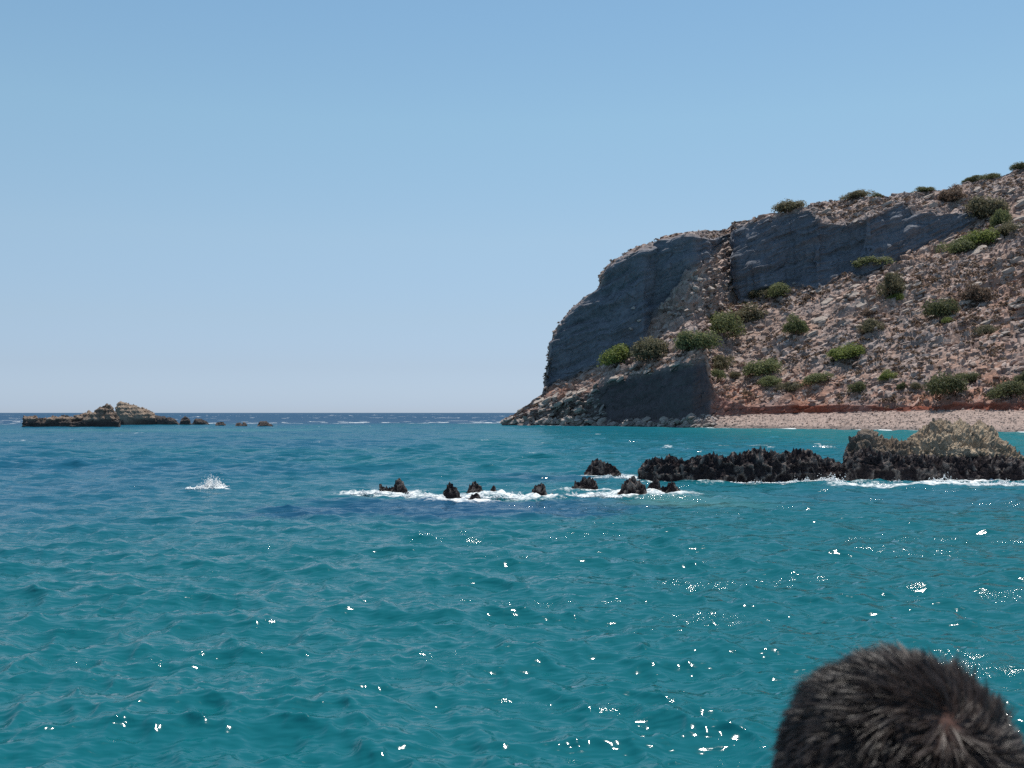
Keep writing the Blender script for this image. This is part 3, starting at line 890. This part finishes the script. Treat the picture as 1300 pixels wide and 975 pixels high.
rr = [0.6, 2.0, 3.5, 5.0]
while rr[-1] < 11.5: rr.append(rr[-1] + 0.048)
while rr[-1] < 330: rr.append(rr[-1] * 1.0049)
while rr[-1] < 40000: rr.append(rr[-1] * 1.045)
rr = np.array(rr)
th = np.concatenate([np.linspace(-R(34), R(34), 450), np.linspace(R(34), R(326), 92)[1:-1]])
RR, TH = np.meshgrid(rr, th, indexing='ij')
WX, WY = RR * np.sin(TH), RR * np.cos(TH)
spacing = np.maximum(np.gradient(rr)[:, None], RR * np.where(np.abs(TH) < R(34.1), R(68) / 450, R(3.2)))
lev = np.interp(spacing * 2.2, [0.12, 0.5, 1.1, 2.4, 6.0, 14.0], [0, 1, 2, 3, 4, 5])
T1 = wave_tile(58.0, 1024, 4, R(262), 2.8, 0.046, 2.6)
T2 = wave_tile(23.0, 512, 9, R(235), 0.85, 0.021, 2.4)
W = sample_tile(T1, WX, WY, lev)
ca, sa = math.cos(0.6), math.sin(0.6)
W2 = sample_tile(T2, WX * ca - WY * sa + 5, WX * sa + WY * ca, lev)
T3 = wave_tile(97.0, 512, 21, R(255), 4.2, 0.12, 3.0)
W3 = sample_tile(T3, WX, WY, lev) * sstep(22, 70, RR)[..., None]
W = W + W3
hsum = W[..., 2] + W2[..., 2]
calm = 1 - 0.35 * sstep(60, 140, RR)
SEA = np.stack([WX + 0.9 * (W[..., 0] + W2[..., 0] * ca) * calm, WY + 0.9 * (W[..., 1] + W2[..., 1] * ca) * calm, hsum * calm], -1)
fade = sstep(1500, 400, RR)
SEA[..., 2] *= fade; SEA[..., :2] = np.stack([WX, WY], -1) + (SEA[..., :2] - np.stack([WX, WY], -1)) * fade[..., None]

SPX, SPY = proj(np.stack([WX, WY, WX * 0], -1))             # used only to look positions up from the traced photograph
fwd = WY > 1
# colour of the water body: turquoise over sand, blue over weed and in the deep
P0 = np.stack([WX, WY, WX * 0], -1)
turq = np.array([0.004, 0.102, 0.123], np.float32)
WC = np.broadcast_to(turq, SEA.shape).astype(np.float32).copy()
lown = fbm(P0 / np.array([14, 9, 1.0]), 3, 210)
WC = mixc(WC, (0.008, 0.110, 0.158), np.clip(sstep(18, 70, RR) * (0.75 + 0.5 * lown), 0, 1))
WC = mixc(WC, (0.010, 0.086, 0.148), np.clip(sstep(4, -20, WX) * sstep(12, 40, RR) * (0.7 + 0.8 * lown), 0, 0.9))
WC = mixc(WC, (0.014, 0.150, 0.175), sstep(15, 45, WX) * sstep(55, 110, RR) * sstep(300, 240, RR))
offs = sstep(225, 330, RR + 25 * lown)
WC = mixc(WC, (0.016, 0.062, 0.125), offs)
def blot(x, y, rx, ry, colr, s):
    global WC
    c = at(x, y, water_d(y))
    t = np.clip(1.25 - np.sqrt(((WX - c[0]) / rx) ** 2 + ((WY - c[1]) / ry) ** 2) + 0.55 * fbm(P0 / np.array([2.2, 1.3, 1.0]), 3, int(x)), 0, 1)
    WC = mixc(WC, colr, sstep(0, 0.8, t) * s)
blot(520, 645, 5.5, 3.0, (0.006, 0.055, 0.12), 0.85)
blot(650, 645, 4.0, 2.6, (0.006, 0.055, 0.12), 0.85)
blot(760, 642, 3.0, 1.8, (0.008, 0.07, 0.125), 0.7)
blot(690, 607, 3.5, 3.0, (0.008, 0.06, 0.12), 0.6)
blot(880, 638, 2.6, 2.2, (0.06, 0.17, 0.16), 0.7)
blot(960, 632, 3.5, 2.5, (0.03, 0.15, 0.175), 0.5)
blot(1200, 632, 6.5, 4.5, (0.015, 0.105, 0.15), 0.7)
blot(240, 546, 34, 14, (0.03, 0.15, 0.17), 0.55)
# foam where the sea breaks
FP = np.array(FOAM_PTS)
foam = np.zeros(RR.shape, np.float32)
near = fwd & (RR < 300) & (np.abs(TH) < R(34.1)) & (RR > 26)
idx = np.argwhere(near)
qx = WX[near]; qy = WY[near]
best = np.zeros(len(qx), np.float32)
for (fx, fy, reach, st) in FP:
    dxx = (qx - fx); dyy = qy - fy
    m_ = (np.abs(dxx) < reach * 4) & (np.abs(dyy) < reach * 4)
    if not m_.any(): continue
    rd = np.sqrt((dxx[m_] * 0.8) ** 2 + np.where(dyy[m_] < 0, dyy[m_] * 0.85, dyy[m_]) ** 2) / reach
    best[m_] = np.maximum(best[m_], st * np.exp(-(rd / 1.15) ** 2))
foam[near] = best
def foam_streak(x0, y0, x1, y1, wdt, s):
    a = at(x0, y0, water_d(y0)); b = at(x1, y1, water_d(y1))
    ab = b[:2] - a[:2]; L2 = (ab ** 2).sum()
    t = np.clip(((WX - a[0]) * ab[0] + (WY - a[1]) * ab[1]) / L2, 0, 1)
    dd = np.sqrt((WX - a[0] - t * ab[0]) ** 2 + (WY - a[1] - t * ab[1]) ** 2)
    dd = dd + 0.35 * wdt * fbm(P0 / max(wdt, 0.2), 2, int(x0))
    np.maximum(foam, s * np.exp(-(dd / wdt) ** 2), out=foam)
foam_streak(445, 627, 560, 630, 0.85, 0.85)
foam_streak(520, 632, 700, 632, 0.95, 0.9)
foam_streak(700, 633, 790, 628, 0.85, 0.95)
foam_streak(785, 604, 806, 606, 0.8, 0.8)
foam_streak(745, 609, 800, 609, 0.6, 0.7)
foam_streak(810, 633, 905, 632, 0.5, 0.62)
foam_streak(1000, 613, 1060, 612, 0.6, 0.95)
foam_streak(1060, 617, 1180, 618, 0.55, 0.85)
foam_streak(1180, 617, 1340, 618, 0.8, 0.95)
foam_streak(240, 620, 285, 619, 0.35, 0.9)
foam_streak(330, 627, 378, 627, 0.16, 0.55)
# wash along the headland shore
shx = dirx * water_d(yS); shy = water_d(yS)
sh_at = np.interp(WX, shx, shy, left=1e6, right=1e6)
sd = sh_at - WY
foam = np.maximum(foam, np.where((WX > shx[0]) & (WX < shx[-1]), (0.85 + 0.5 * fbm(P0 / 7.0, 2, 3)) * np.exp(-np.clip(np.abs(sd - 0.5) / 2.2, 0, 9) ** 2), 0) * sstep(-6, 0, sd + 5))
# whitecaps offshore, on the tops of the bigger waves
capn = vnoise(P0 / np.array([3.5, 9.0, 1.0]), 301) + 0.35 * vnoise(P0 / np.array([60.0, 150.0, 1.0]), 305)
foam = np.maximum(foam, 0.85 * sstep(0.52, 0.85, capn) * sstep(225, 320, RR) * sstep(5000, 900, RR) * fwd)
capm = vnoise(P0 / np.array([1.5, 1.0, 1.0]), 311) + 0.3 * vnoise(P0 / 18.0, 312)
foam = np.maximum(foam, 0.66 * sstep(0.84, 1.06, capm) * sstep(48, 80, RR) * sstep(320, 250, RR) * fwd)
SEA[..., 2] += 0.16 * np.clip(foam, 0, 1) * np.where(RR < 60, 1.0, 0.3) * (0.5 + 0.8 * fbm(P0 / 0.35, 3, 16))
mt = len(th)
me = mesh_from('sea', SEA, grid_faces(len(rr), mt, wrap=True), smooth=True)
set_col(me, 'col', np.clip(WC, 0, 1))
set_val(me, 'foam', foam)
set_val(me, 'near', np.interp(RR, [0, 40, 70, 120], [1.0, 1.0, 0.35, 0.05]))
set_val(me, 'chop', np.interp(RR, [0, 22, 50, 120, 400], [0.0, 0.02, 0.10, 0.16, 0.3]))
# far waves hide their own flat troughs, so distant water mirrors less
set_val(me, 'gloss', np.interp(RR, [0, 15, 45, 110, 260, 500], [0.85, 0.85, 0.72, 0.55, 0.32, 0.22]))
M_SEA, nt, b = new_mat('sea_water')
pos = N(nt, 'ShaderNodeNewGeometry').outputs['Position']
wc = N(nt, 'ShaderNodeAttribute', attribute_name='col').outputs['Color']
fa = N(nt, 'ShaderNodeAttribute', attribute_name='foam').outputs['Fac']
fn = noise_node(nt, 4.5, 7, 0.72, pos)
fm = math_node(nt, 'MULTIPLY', math_node(nt, 'SUBTRACT', math_node(nt, 'ADD', fn.outputs['Fac'], math_node(nt, 'MULTIPLY', fa, 0.55)), 0.80), 4.0, True)
fm = math_node(nt, 'MULTIPLY', fm, 0.95)
w_dif = N(nt, 'ShaderNodeBsdfDiffuse'); w_glo = N(nt, 'ShaderNodeBsdfGlossy'); w_fre = N(nt, 'ShaderNodeFresnel')
nt.links.new(mix_rgb(nt, fm, wc, (0.80, 0.82, 0.82)), w_dif.inputs['Color'])
w_fre.inputs['IOR'].default_value = 1.333
w_glo.inputs['Roughness'].default_value = 0.09
cap = N(nt, 'ShaderNodeAttribute', attribute_name='gloss').outputs['Fac']
w_fac = math_node(nt, 'MULTIPLY', math_node(nt, 'MULTIPLY', w_fre.outputs[0], cap), math_node(nt, 'SUBTRACT', 1.0, fm))
w_ms = N(nt, 'ShaderNodeMixShader')
nt.links.new(w_fac, w_ms.inputs[0]); nt.links.new(w_dif.outputs[0], w_ms.inputs[1]); nt.links.new(w_glo.outputs[0], w_ms.inputs[2])
nt.links.new(w_ms.outputs[0], nt.nodes['Material Output'].inputs['Surface'])
nt.nodes.remove(b)
mp = N(nt, 'ShaderNodeMapping'); mp.inputs['Scale'].default_value = (0.38, 1.0, 1.0); mp.inputs['Rotation'].default_value = (0, 0, 0.25)
nt.links.new(pos, mp.inputs['Vector'])
n1 = noise_node(nt, 2.1, 3, 0.55, mp.outputs[0])
n2 = noise_node(nt, 11.0, 4, 0.6, mp.outputs[0])
mp0 = N(nt, 'ShaderNodeMapping'); mp0.inputs['Scale'].default_value = (0.30, 1.0, 1.0); mp0.inputs['Rotation'].default_value = (0, 0, 0.12)
nt.links.new(pos, mp0.inputs['Vector'])
n0 = noise_node(nt, 0.75, 2, 0.5, mp0.outputs[0])
bp0 = N(nt, 'ShaderNodeBump'); bp0.inputs['Strength'].default_value = 1.0
nt.links.new(N(nt, 'ShaderNodeAttribute', attribute_name='chop').outputs['Fac'], bp0.inputs['Distance'])
nt.links.new(n0.outputs['Fac'], bp0.inputs['Height'])
bp1 = N(nt, 'ShaderNodeBump'); bp1.inputs['Strength'].default_value = 1.0; bp1.inputs['Distance'].default_value = 0.11
nt.links.new(n1.outputs['Fac'], bp1.inputs['Height']); nt.links.new(bp0.outputs[0], bp1.inputs['Normal'])
bp2 = N(nt, 'ShaderNodeBump'); bp2.inputs['Strength'].default_value = 1.0; 
mkn = noise_node(nt, 0.55, 3, 0.6, mp.outputs[0])
mk = N(nt, 'ShaderNodeMapRange', interpolation_type='SMOOTHSTEP')
mk.inputs['From Min'].default_value = 0.52; mk.inputs['From Max'].default_value = 0.74
mk.inputs['To Min'].default_value = 0.004; mk.inputs['To Max'].default_value = 0.058
nt.links.new(mkn.outputs['Fac'], mk.inputs['Value'])
nt.links.new(math_node(nt, 'MULTIPLY', mk.outputs[0], N(nt, 'ShaderNodeAttribute', attribute_name='near').outputs['Fac']), bp2.inputs['Distance'])
nt.links.new(n2.outputs['Fac'], bp2.inputs['Height']); nt.links.new(bp1.outputs[0], bp2.inputs['Normal'])
for q_ in (w_glo, w_fre):
    nt.links.new(bp2.outputs[0], q_.inputs['Normal'])
nt.links.new(bp1.outputs[0], w_dif.inputs['Normal'])
sea = tag(obj('sea', me, M_SEA), 'choppy turquoise sea turning deep blue towards the horizon', 'sea', kind='structure')

# ------------------------------------------------------------------ spray: heaps of froth where waves break
M_FOAM, nt, b = new_mat('white_froth')
nz = noise_node(nt, 8, 3)
nt.links.new(mix_rgb(nt, nz.outputs['Fac'], (0.78, 0.80, 0.80), (0.86, 0.87, 0.87)), b.inputs['Base Color'])
b.inputs['Roughness'].default_value = 0.6
b.inputs['Subsurface Weight'].default_value = 0.0

def froth(label, spots, seed):
    r = np.random.default_rng(seed)
    VV, n = [], 0
    cs, ss = [], []
    for (x0, x1, y, hpx, cnt) in spots:
        dd = water_d(y); s = dd / FPX
        t = r.random(cnt)
        hump = np.sin(np.pi * np.clip(t + 0.12 * r.normal(size=cnt), 0.02, 0.98)) ** 1.4 * (0.55 + 0.45 * np.sin(t * 17 + seed))
        xx = (x0 + (x1 - x0) * t - CX) * s
        hh = np.abs(r.normal(size=cnt)) * 0.42
        zz = np.minimum(hh, 1.25) * hump * hpx * s
        yy = dd + r.normal(size=cnt) * hpx * s * 0.45
        cs.append(np.stack([xx, yy, zz + 0.05], -1))
        ss.append(r.uniform(0.35, 1.0, cnt) * np.clip(1.15 - 0.7 * hh, 0.2, 1) * s * 1.25)
    cs = np.concatenate(cs); ss = np.concatenate(ss)
    V = ICO0[None] * ss[:, None, None] * r.uniform(0.6, 1.4, (len(ss), 12, 1)) + cs[:, None]
    F = (ICOF0[None] + (np.arange(len(ss)) * 12)[:, None, None]).reshape(-1, 3)
    return tag(obj('foam', mesh_from('foam', V, F3=F, smooth=True), M_FOAM), label, 'foam', kind='stuff')
froth('white breaking wave crest alone in open water', [(238, 284, 622, 7, 900), (256, 285, 621, 20, 2000)], 2)
froth('white surf splashing around the row of small reef rocks', [(446, 500, 629, 8, 420), (500, 565, 632, 8, 420), (585, 660, 634, 8, 420), (640, 672, 632, 9, 240), (700, 790, 633, 10, 800), (760, 806, 609, 8, 380), (815, 850, 630, 6, 200)], 3)
froth('white surf along the foot of the long and the tan reef rocks', [(905, 1000, 615, 5, 260), (1000, 1040, 614, 9, 320), (1036, 1070, 613, 17, 420), (1070, 1180, 616, 7, 600), (1175, 1215, 615, 15, 320), (1200, 1330, 617, 8, 800)], 4)

# ================================================================== PERSON IN THE FOREGROUND
HC = np.array([0.2950, 0.785, 2.703])                         # centre of the skull
HA = np.array([0.086, 0.101, 0.104])
M_SKIN, nt, b = new_mat('skin')
nz = noise_node(nt, 60, 4)
nt.links.new(mix_rgb(nt, nz.outputs['Fac'], (0.30, 0.15, 0.095), (0.40, 0.21, 0.14)), b.inputs['Base Color'])
b.inputs['Roughness'].default_value = 0.5
M_HAIR, nt, b = new_mat('black_brown_hair')
ha = N(nt, 'ShaderNodeAttribute', attribute_name='leaf').outputs['Fac']
nt.links.new(mix_rgb(nt, ha, (0.008, 0.006, 0.0055), (0.045, 0.024, 0.017)), b.inputs['Base Color'])
b.inputs['Roughness'].default_value = 0.5
b.inputs['Specular IOR Level'].default_value = 0.5
b.inputs['Sheen Weight'].default_value = 0.12
b.inputs['Sheen Roughness'].default_value = 0.4
b.inputs['Sheen Tint'].default_value = (0.8, 0.74, 0.86, 1)
M_SHIRT, nt, b = new_mat('dark_cotton')
nz = noise_node(nt, 40, 3)
nt.links.new(mix_rgb(nt, nz.outputs['Fac'], (0.03, 0.035, 0.05), (0.05, 0.055, 0.07)), b.inputs['Base Color'])
b.inputs['Roughness'].default_value = 0.95

def skin_body():
    """standing figure grown from a jointed skeleton; returns its evaluated mesh data."""
    J = {}; E = []; rad = {}
    def j(nm, x, y, z_, r, par=None):
        J[nm] = (HC[0] + x, HC[1] + y, z_); rad[nm] = r
        if par: E.append((par, nm))
    f = 1.10                                                   # deck level
    j('pelvis', 0, -0.02, f + 0.92, 0.135); j('waist', 0, -0.02, f + 1.08, 0.125, 'pelvis'); j('chest', 0, -0.02, f + 1.28, 0.14, 'waist')
    j('neckb', 0, -0.03, f + 1.425, 0.065, 'chest'); j('neck', 0, -0.015, f + 1.50, 0.055, 'neckb')
    j('jaw', 0, 0.02, f + 1.545, 0.066, 'neck'); j('skull', 0, 0.0, 2.705, 0.088, 'jaw'); j('crown', 0, -0.005, 2.742, 0.068, 'skull')
    j('nose', 0, 0.105, 2.672, 0.012, 'skull')
    for s in (-1, 1):
        j('ear%d' % s, s * 0.092, -0.005, 2.675, 0.012, 'skull')
        j('sh%d' % s, s * 0.17, -0.03, f + 1.385, 0.062, 'chest'); j('el%d' % s, s * 0.24, -0.06, f + 1.10, 0.043, 'sh%d' % s)
        j('wr%d' % s, s * 0.25, 0.10, f + 0.90, 0.028, 'el%d' % s); j('pa%d' % s, s * 0.245, 0.155, f + 0.84, 0.034, 'wr%d' % s)
        for q_, (a, l) in enumerate(((-0.03, 0.07), (-0.01, 0.085), (0.01, 0.08), (0.03, 0.065))):
            j('f%d%d' % (s, q_), s * 0.245 + a, 0.19, f + 0.80, 0.009, 'pa%d' % s); j('g%d%d' % (s, q_), s * 0.245 + a, 0.19 + l * 0.3, f + 0.80 - l, 0.008, 'f%d%d' % (s, q_))
        j('t%d' % s, s * 0.20, 0.16, f + 0.81, 0.010, 'pa%d' % s); j('u%d' % s, s * 0.195, 0.19, f + 0.77, 0.009, 't%d' % s)
        j('hip%d' % s, s * 0.09, -0.02, f + 0.86, 0.092, 'pelvis'); j('kn%d' % s, s * 0.10, 0.0, f + 0.48, 0.058, 'hip%d' % s)
        j('an%d' % s, s * 0.11, -0.02, f + 0.09, 0.038, 'kn%d' % s); j('toe%d' % s, s * 0.12, 0.16, f + 0.035, 0.034, 'an%d' % s)
    names = list(J)
    me_ = bpy.data.meshes.new('body_skeleton')
    me_.from_pydata([J[n] for n in names], [(names.index(a), names.index(c)) for a, c in E], [])
    o = bpy.data.objects.new('body_skeleton', me_); COL.objects.link(o)
    o.modifiers.new('skin', 'SKIN')
    for v, n in zip(me_.skin_vertices[0].data, names):
        v.radius = (rad[n], rad[n]); v.use_root = (n == 'pelvis')
    sb = o.modifiers.new('sub', 'SUBSURF'); sb.levels = 2; sb.render_levels = 2
    dg = bpy.context.evaluated_depsgraph_get(); dg.update()
    ev = bpy.data.meshes.new_from_object(o.evaluated_get(dg))
    bpy.data.objects.remove(o)
    return ev

person = bpy.data.objects.new('person', None)
COL.objects.link(person)
person.location = (HC[0], HC[1], 1.10)
tag(person, 'back of the head of a person with short dark hair, looking out to sea', 'person')
off_p = Matrix.Translation((-HC[0], -HC[1], -1.10))
bod = skin_body()
bod.name = 'body'
nb = len(bod.vertices)
co = np.zeros(nb * 3, np.float32); bod.vertices.foreach_get('co', co); co = co.reshape(-1, 3)
no = np.array([v.normal[:] for v in bod.vertices])
bod.materials.clear(); bod.materials.append(M_SKIN)
bod.polygons.foreach_set('use_smooth', np.ones(len(bod.polygons), bool))
bod.transform(off_p)
obj('body', bod, None, person)

def clothing(name, test, mat, grow):
    keep = [pl for pl in bod.polygons if all(test(co[i]) for i in pl.vertices)]
    used = sorted({i for pl in keep for i in pl.vertices}); mp_ = {i: q_ for q_, i in enumerate(used)}
    V = co[used] + no[used] * grow - np.array([HC[0], HC[1], 1.10])
    me_ = bpy.data.meshes.new(name)
    me_.from_pydata(V.tolist(), [], [[mp_[i] for i in pl.vertices] for pl in keep])
    me_.polygons.foreach_set('use_smooth', np.ones(len(keep), bool))
    obj(name, me_, mat, person)
clothing('shirt', lambda c: 2.02 < c[2] < 2.56 and not (abs(c[0] - HC[0]) > 0.2 and c[2] < 2.30), M_SHIRT, 0.012)
clothing('trousers', lambda c: 1.22 < c[2] < 2.06 and abs(c[0] - HC[0]) < 0.19, M_SHIRT, 0.010)

def ray_head(x, y):
    dx, dz = ray(x, y); o = np.array([0, 0, CAMH]); v = np.array([dx, 1.0, dz])
    a = ((v / HA) ** 2).sum(); b2 = (v * (o - HC) / HA ** 2).sum(); c = (((o - HC) / HA) ** 2).sum() - 1
    t = (-b2 - math.sqrt(max(b2 * b2 - a * c, 0))) / a
    return o + v * t

WHORL = (ray_head(1205, 915) - HC) / HA

def head_hair(n, nclump, seed):
    r = np.random.default_rng(seed)
    def roots(m):
        v = r.normal(size=(m * 3, 3)); v /= np.linalg.norm(v, axis=1, keepdims=True)
        ok = (v[:, 2] > -0.55) & ~((v[:, 1] > 0.55) & (v[:, 2] < 0.45))
        return v[ok][:m]
    def flow(v):
        t = v - WHORL
        dist = np.linalg.norm(t, axis=1)
        t = t - v * (t * v).sum(1, keepdims=True)
        t /= np.linalg.norm(t, axis=1, keepdims=True) + 1e-6
        bt = np.cross(v, t)
        ang = 0.75 * np.exp(-dist * 1.2) + 1.5 * fbm(v * 2.6 + 4, 3, seed)
        return t * np.cos(ang)[:, None] + bt * np.sin(ang)[:, None], dist
    g = roots(nclump)
    v = roots(n)
    keep = r.random(len(v)) < np.clip(0.65 + np.linalg.norm(v - WHORL, axis=1) * 1.8, 0, 1)
    v = v[keep]; n = len(v)
    gi = np.zeros(n, int)
    for s0 in range(0, n, 4000):
        gi[s0:s0 + 4000] = np.argmax(v[s0:s0 + 4000] @ g.T, 1)
    def path(vv, L, lift, fr):
        t, dist = flow(vv)
        pts = []
        for s in (0.0, 0.4, 0.75, 1.0):
            u = vv + t * (L * s / 0.095)[:, None]
            u /= np.linalg.norm(u, axis=1, keepdims=True)
            h = lift * (s ** 0.8) + fr * s * s
            pts.append(HC + u * HA + (u / HA) / np.linalg.norm(u / HA, axis=1, keepdims=True) * h[:, None])
        return np.stack(pts, 1)
    gl = r.uniform(0.011, 0.023, len(g)); glift = np.clip(r.normal(0.0105, 0.004, len(g)), 0.004, 0.021)
    top = np.clip(g[:, 2], 0, 1)
    glift = glift * (0.55 + 0.40 * top) * (1 + 0.35 * fbm(g * 4.0, 2, 5)) ; gl = gl * (0.6 + 0.5 * top)
    gp = path(g, gl, glift, np.zeros(len(g)))
    L = gl[gi] * r.uniform(0.8, 1.15, n); lf = glift[gi] * r.uniform(0.75, 1.2, n)
    pp = path(v, L, lf, r.normal(0, 0.0015, n))
    cl = np.array([0, 0.18, 0.36, 0.46])[None, :, None] * r.uniform(0.3, 1.15, (n, 1, 1))
    pp = pp + (gp[gi] - pp) * np.clip(cl, 0, 0.9)
    stray = r.random(n) < 0.03
    pp[stray] += (r.normal(size=(stray.sum(), 1, 3)) * 0.006) * np.array([0, 0.3, 0.7, 1.0])[None, :, None]
    tan_ = np.gradient(pp, axis=1)
    nn = (v / HA); nn /= np.linalg.norm(nn, axis=1, keepdims=True)
    side = np.cross(tan_, nn[:, None, :] + 1.0 * r.normal(size=(n, 1, 3)))
    side /= np.linalg.norm(side, axis=2, keepdims=True) + 1e-9
    wd = np.array([0.00022, 0.00024, 0.00019, 0.00006])[None, :, None] * r.uniform(0.7, 1.4, (n, 1, 1))
    V = np.stack([pp - side * wd, pp + side * wd], 2)           # n,4,2,3
    base = (np.arange(n) * 8)[:, None, None]
    q_ = np.array([[0, 1, 3, 2], [2, 3, 5, 4], [4, 5, 7, 6]])[None] + base
    me_ = mesh_from('hair', V.reshape(-1, 3) - np.array([HC[0], HC[1], 1.10]), q_.reshape(-1, 4), smooth=True)
    tone = np.clip(0.25 * r.random(n) + 0.75 * r.random(len(g))[gi] * 0.7 + 0.7 * np.exp(-(np.linalg.norm(v - WHORL, axis=1) / 0.33) ** 2), 0, 1)
    set_val(me_, 'leaf', np.repeat(tone, 8))
    obj('hair', me_, M_HAIR, person)
    # scalp shell under the strands
    uu = np.linspace(0, 2 * math.pi, 65)[:-1]; vv = np.linspace(0.001, 2.05, 40)
    U, Vv = np.meshgrid(uu, vv, indexing='ij')
    S = np.stack([np.sin(Vv) * np.cos(U), np.sin(Vv) * np.sin(U), np.cos(Vv)], -1)
    shell = S * (HA + 0.0008)
    drop = (S[..., 1] > 0.5) & (S[..., 2] < 0.5)
    shell[drop] *= 0.93
    F = grid_faces(64, 40)
    k_ = np.concatenate([F, np.stack([63 * 40 + np.arange(39), np.arange(39), np.arange(39) + 1, 63 * 40 + np.arange(39) + 1], -1)])
    me2 = mesh_from('scalp', (shell + HC - np.array([HC[0], HC[1], 1.10])).reshape(-1, 3), k_, smooth=True)
    sh = S.reshape(-1, 3)
    m2_, nt2, b2 = new_mat('scalp_stubble')
    n2_ = noise_node(nt2, 220, 3)
    wf = N(nt2, 'ShaderNodeAttribute', attribute_name='whorl').outputs['Fac']
    nt2.links.new(mix_rgb(nt2, wf, mix_rgb(nt2, n2_.outputs['Fac'], (0.006, 0.005, 0.005), (0.02, 0.014, 0.012)), (0.075, 0.026, 0.016)), b2.inputs['Base Color'])
    b2.inputs['Roughness'].default_value = 0.8
    set_val(me2, 'whorl', np.exp(-(np.linalg.norm(sh - WHORL, axis=1) / 0.22) ** 2))
    obj('scalp', me2, m2_, person)
head_hair(70000, 5200, 12)

# ------------------------------------------------------------------ the boat that carries the person (below the frame)
M_PAINT, nt, b = new_mat('white_boat_paint')
nz = noise_node(nt, 5, 4)
nt.links.new(mix_rgb(nt, nz.outputs['Fac'], (0.68, 0.68, 0.66), (0.78, 0.78, 0.76)), b.inputs['Base Color'])
b.inputs['Roughness'].default_value = 0.4
M_DECK, nt, b = new_mat('weathered_teak')
nz = noise_node(nt, 9, 5)
nt.links.new(mix_rgb(nt, nz.outputs['Fac'], (0.20, 0.13, 0.08), (0.32, 0.23, 0.15)), b.inputs['Base Color'])
b.inputs['Roughness'].default_value = 0.8
boat = bpy.data.objects.new('boat', None); COL.objects.link(boat)
tag(boat, 'white wooden excursion boat whose deck carries the person, mostly below the frame', 'boat')
L_ = np.linspace(-6.0, 1.75, 40); u_ = (L_ + 6) / 7.75
half = 1.45 * np.clip(1 - np.clip((u_ - 0.62) / 0.38, 0, 1) ** 2.2, 0.02, 1)
prof = [(1.0, 1.55), (0.98, 1.06), (0.9, 0.4), (0.62, -0.25), (0.05, -0.55)]
ring = []
for k in range(40):
    rw = [(-half[k] * a, L_[k] + 0.10 * (zz_ if u_[k] > .6 else 0), zz_) for a, zz_ in prof] + [(half[k] * a, L_[k] + 0.10 * (zz_ if u_[k] > .6 else 0), zz_) for a, zz_ in prof[::-1]]
    ring.append(rw)
obj('hull', mesh_from('hull', np.array(ring), grid_faces(40, 10), smooth=True), M_PAINT, boat)
dk = np.array([[(-h_ * 0.975, l_, 1.10), (h_ * 0.975, l_, 1.10)] for h_, l_ in zip(half, L_)])
obj('deck', mesh_from('deck', dk, grid_faces(40, 2)), M_DECK, boat)
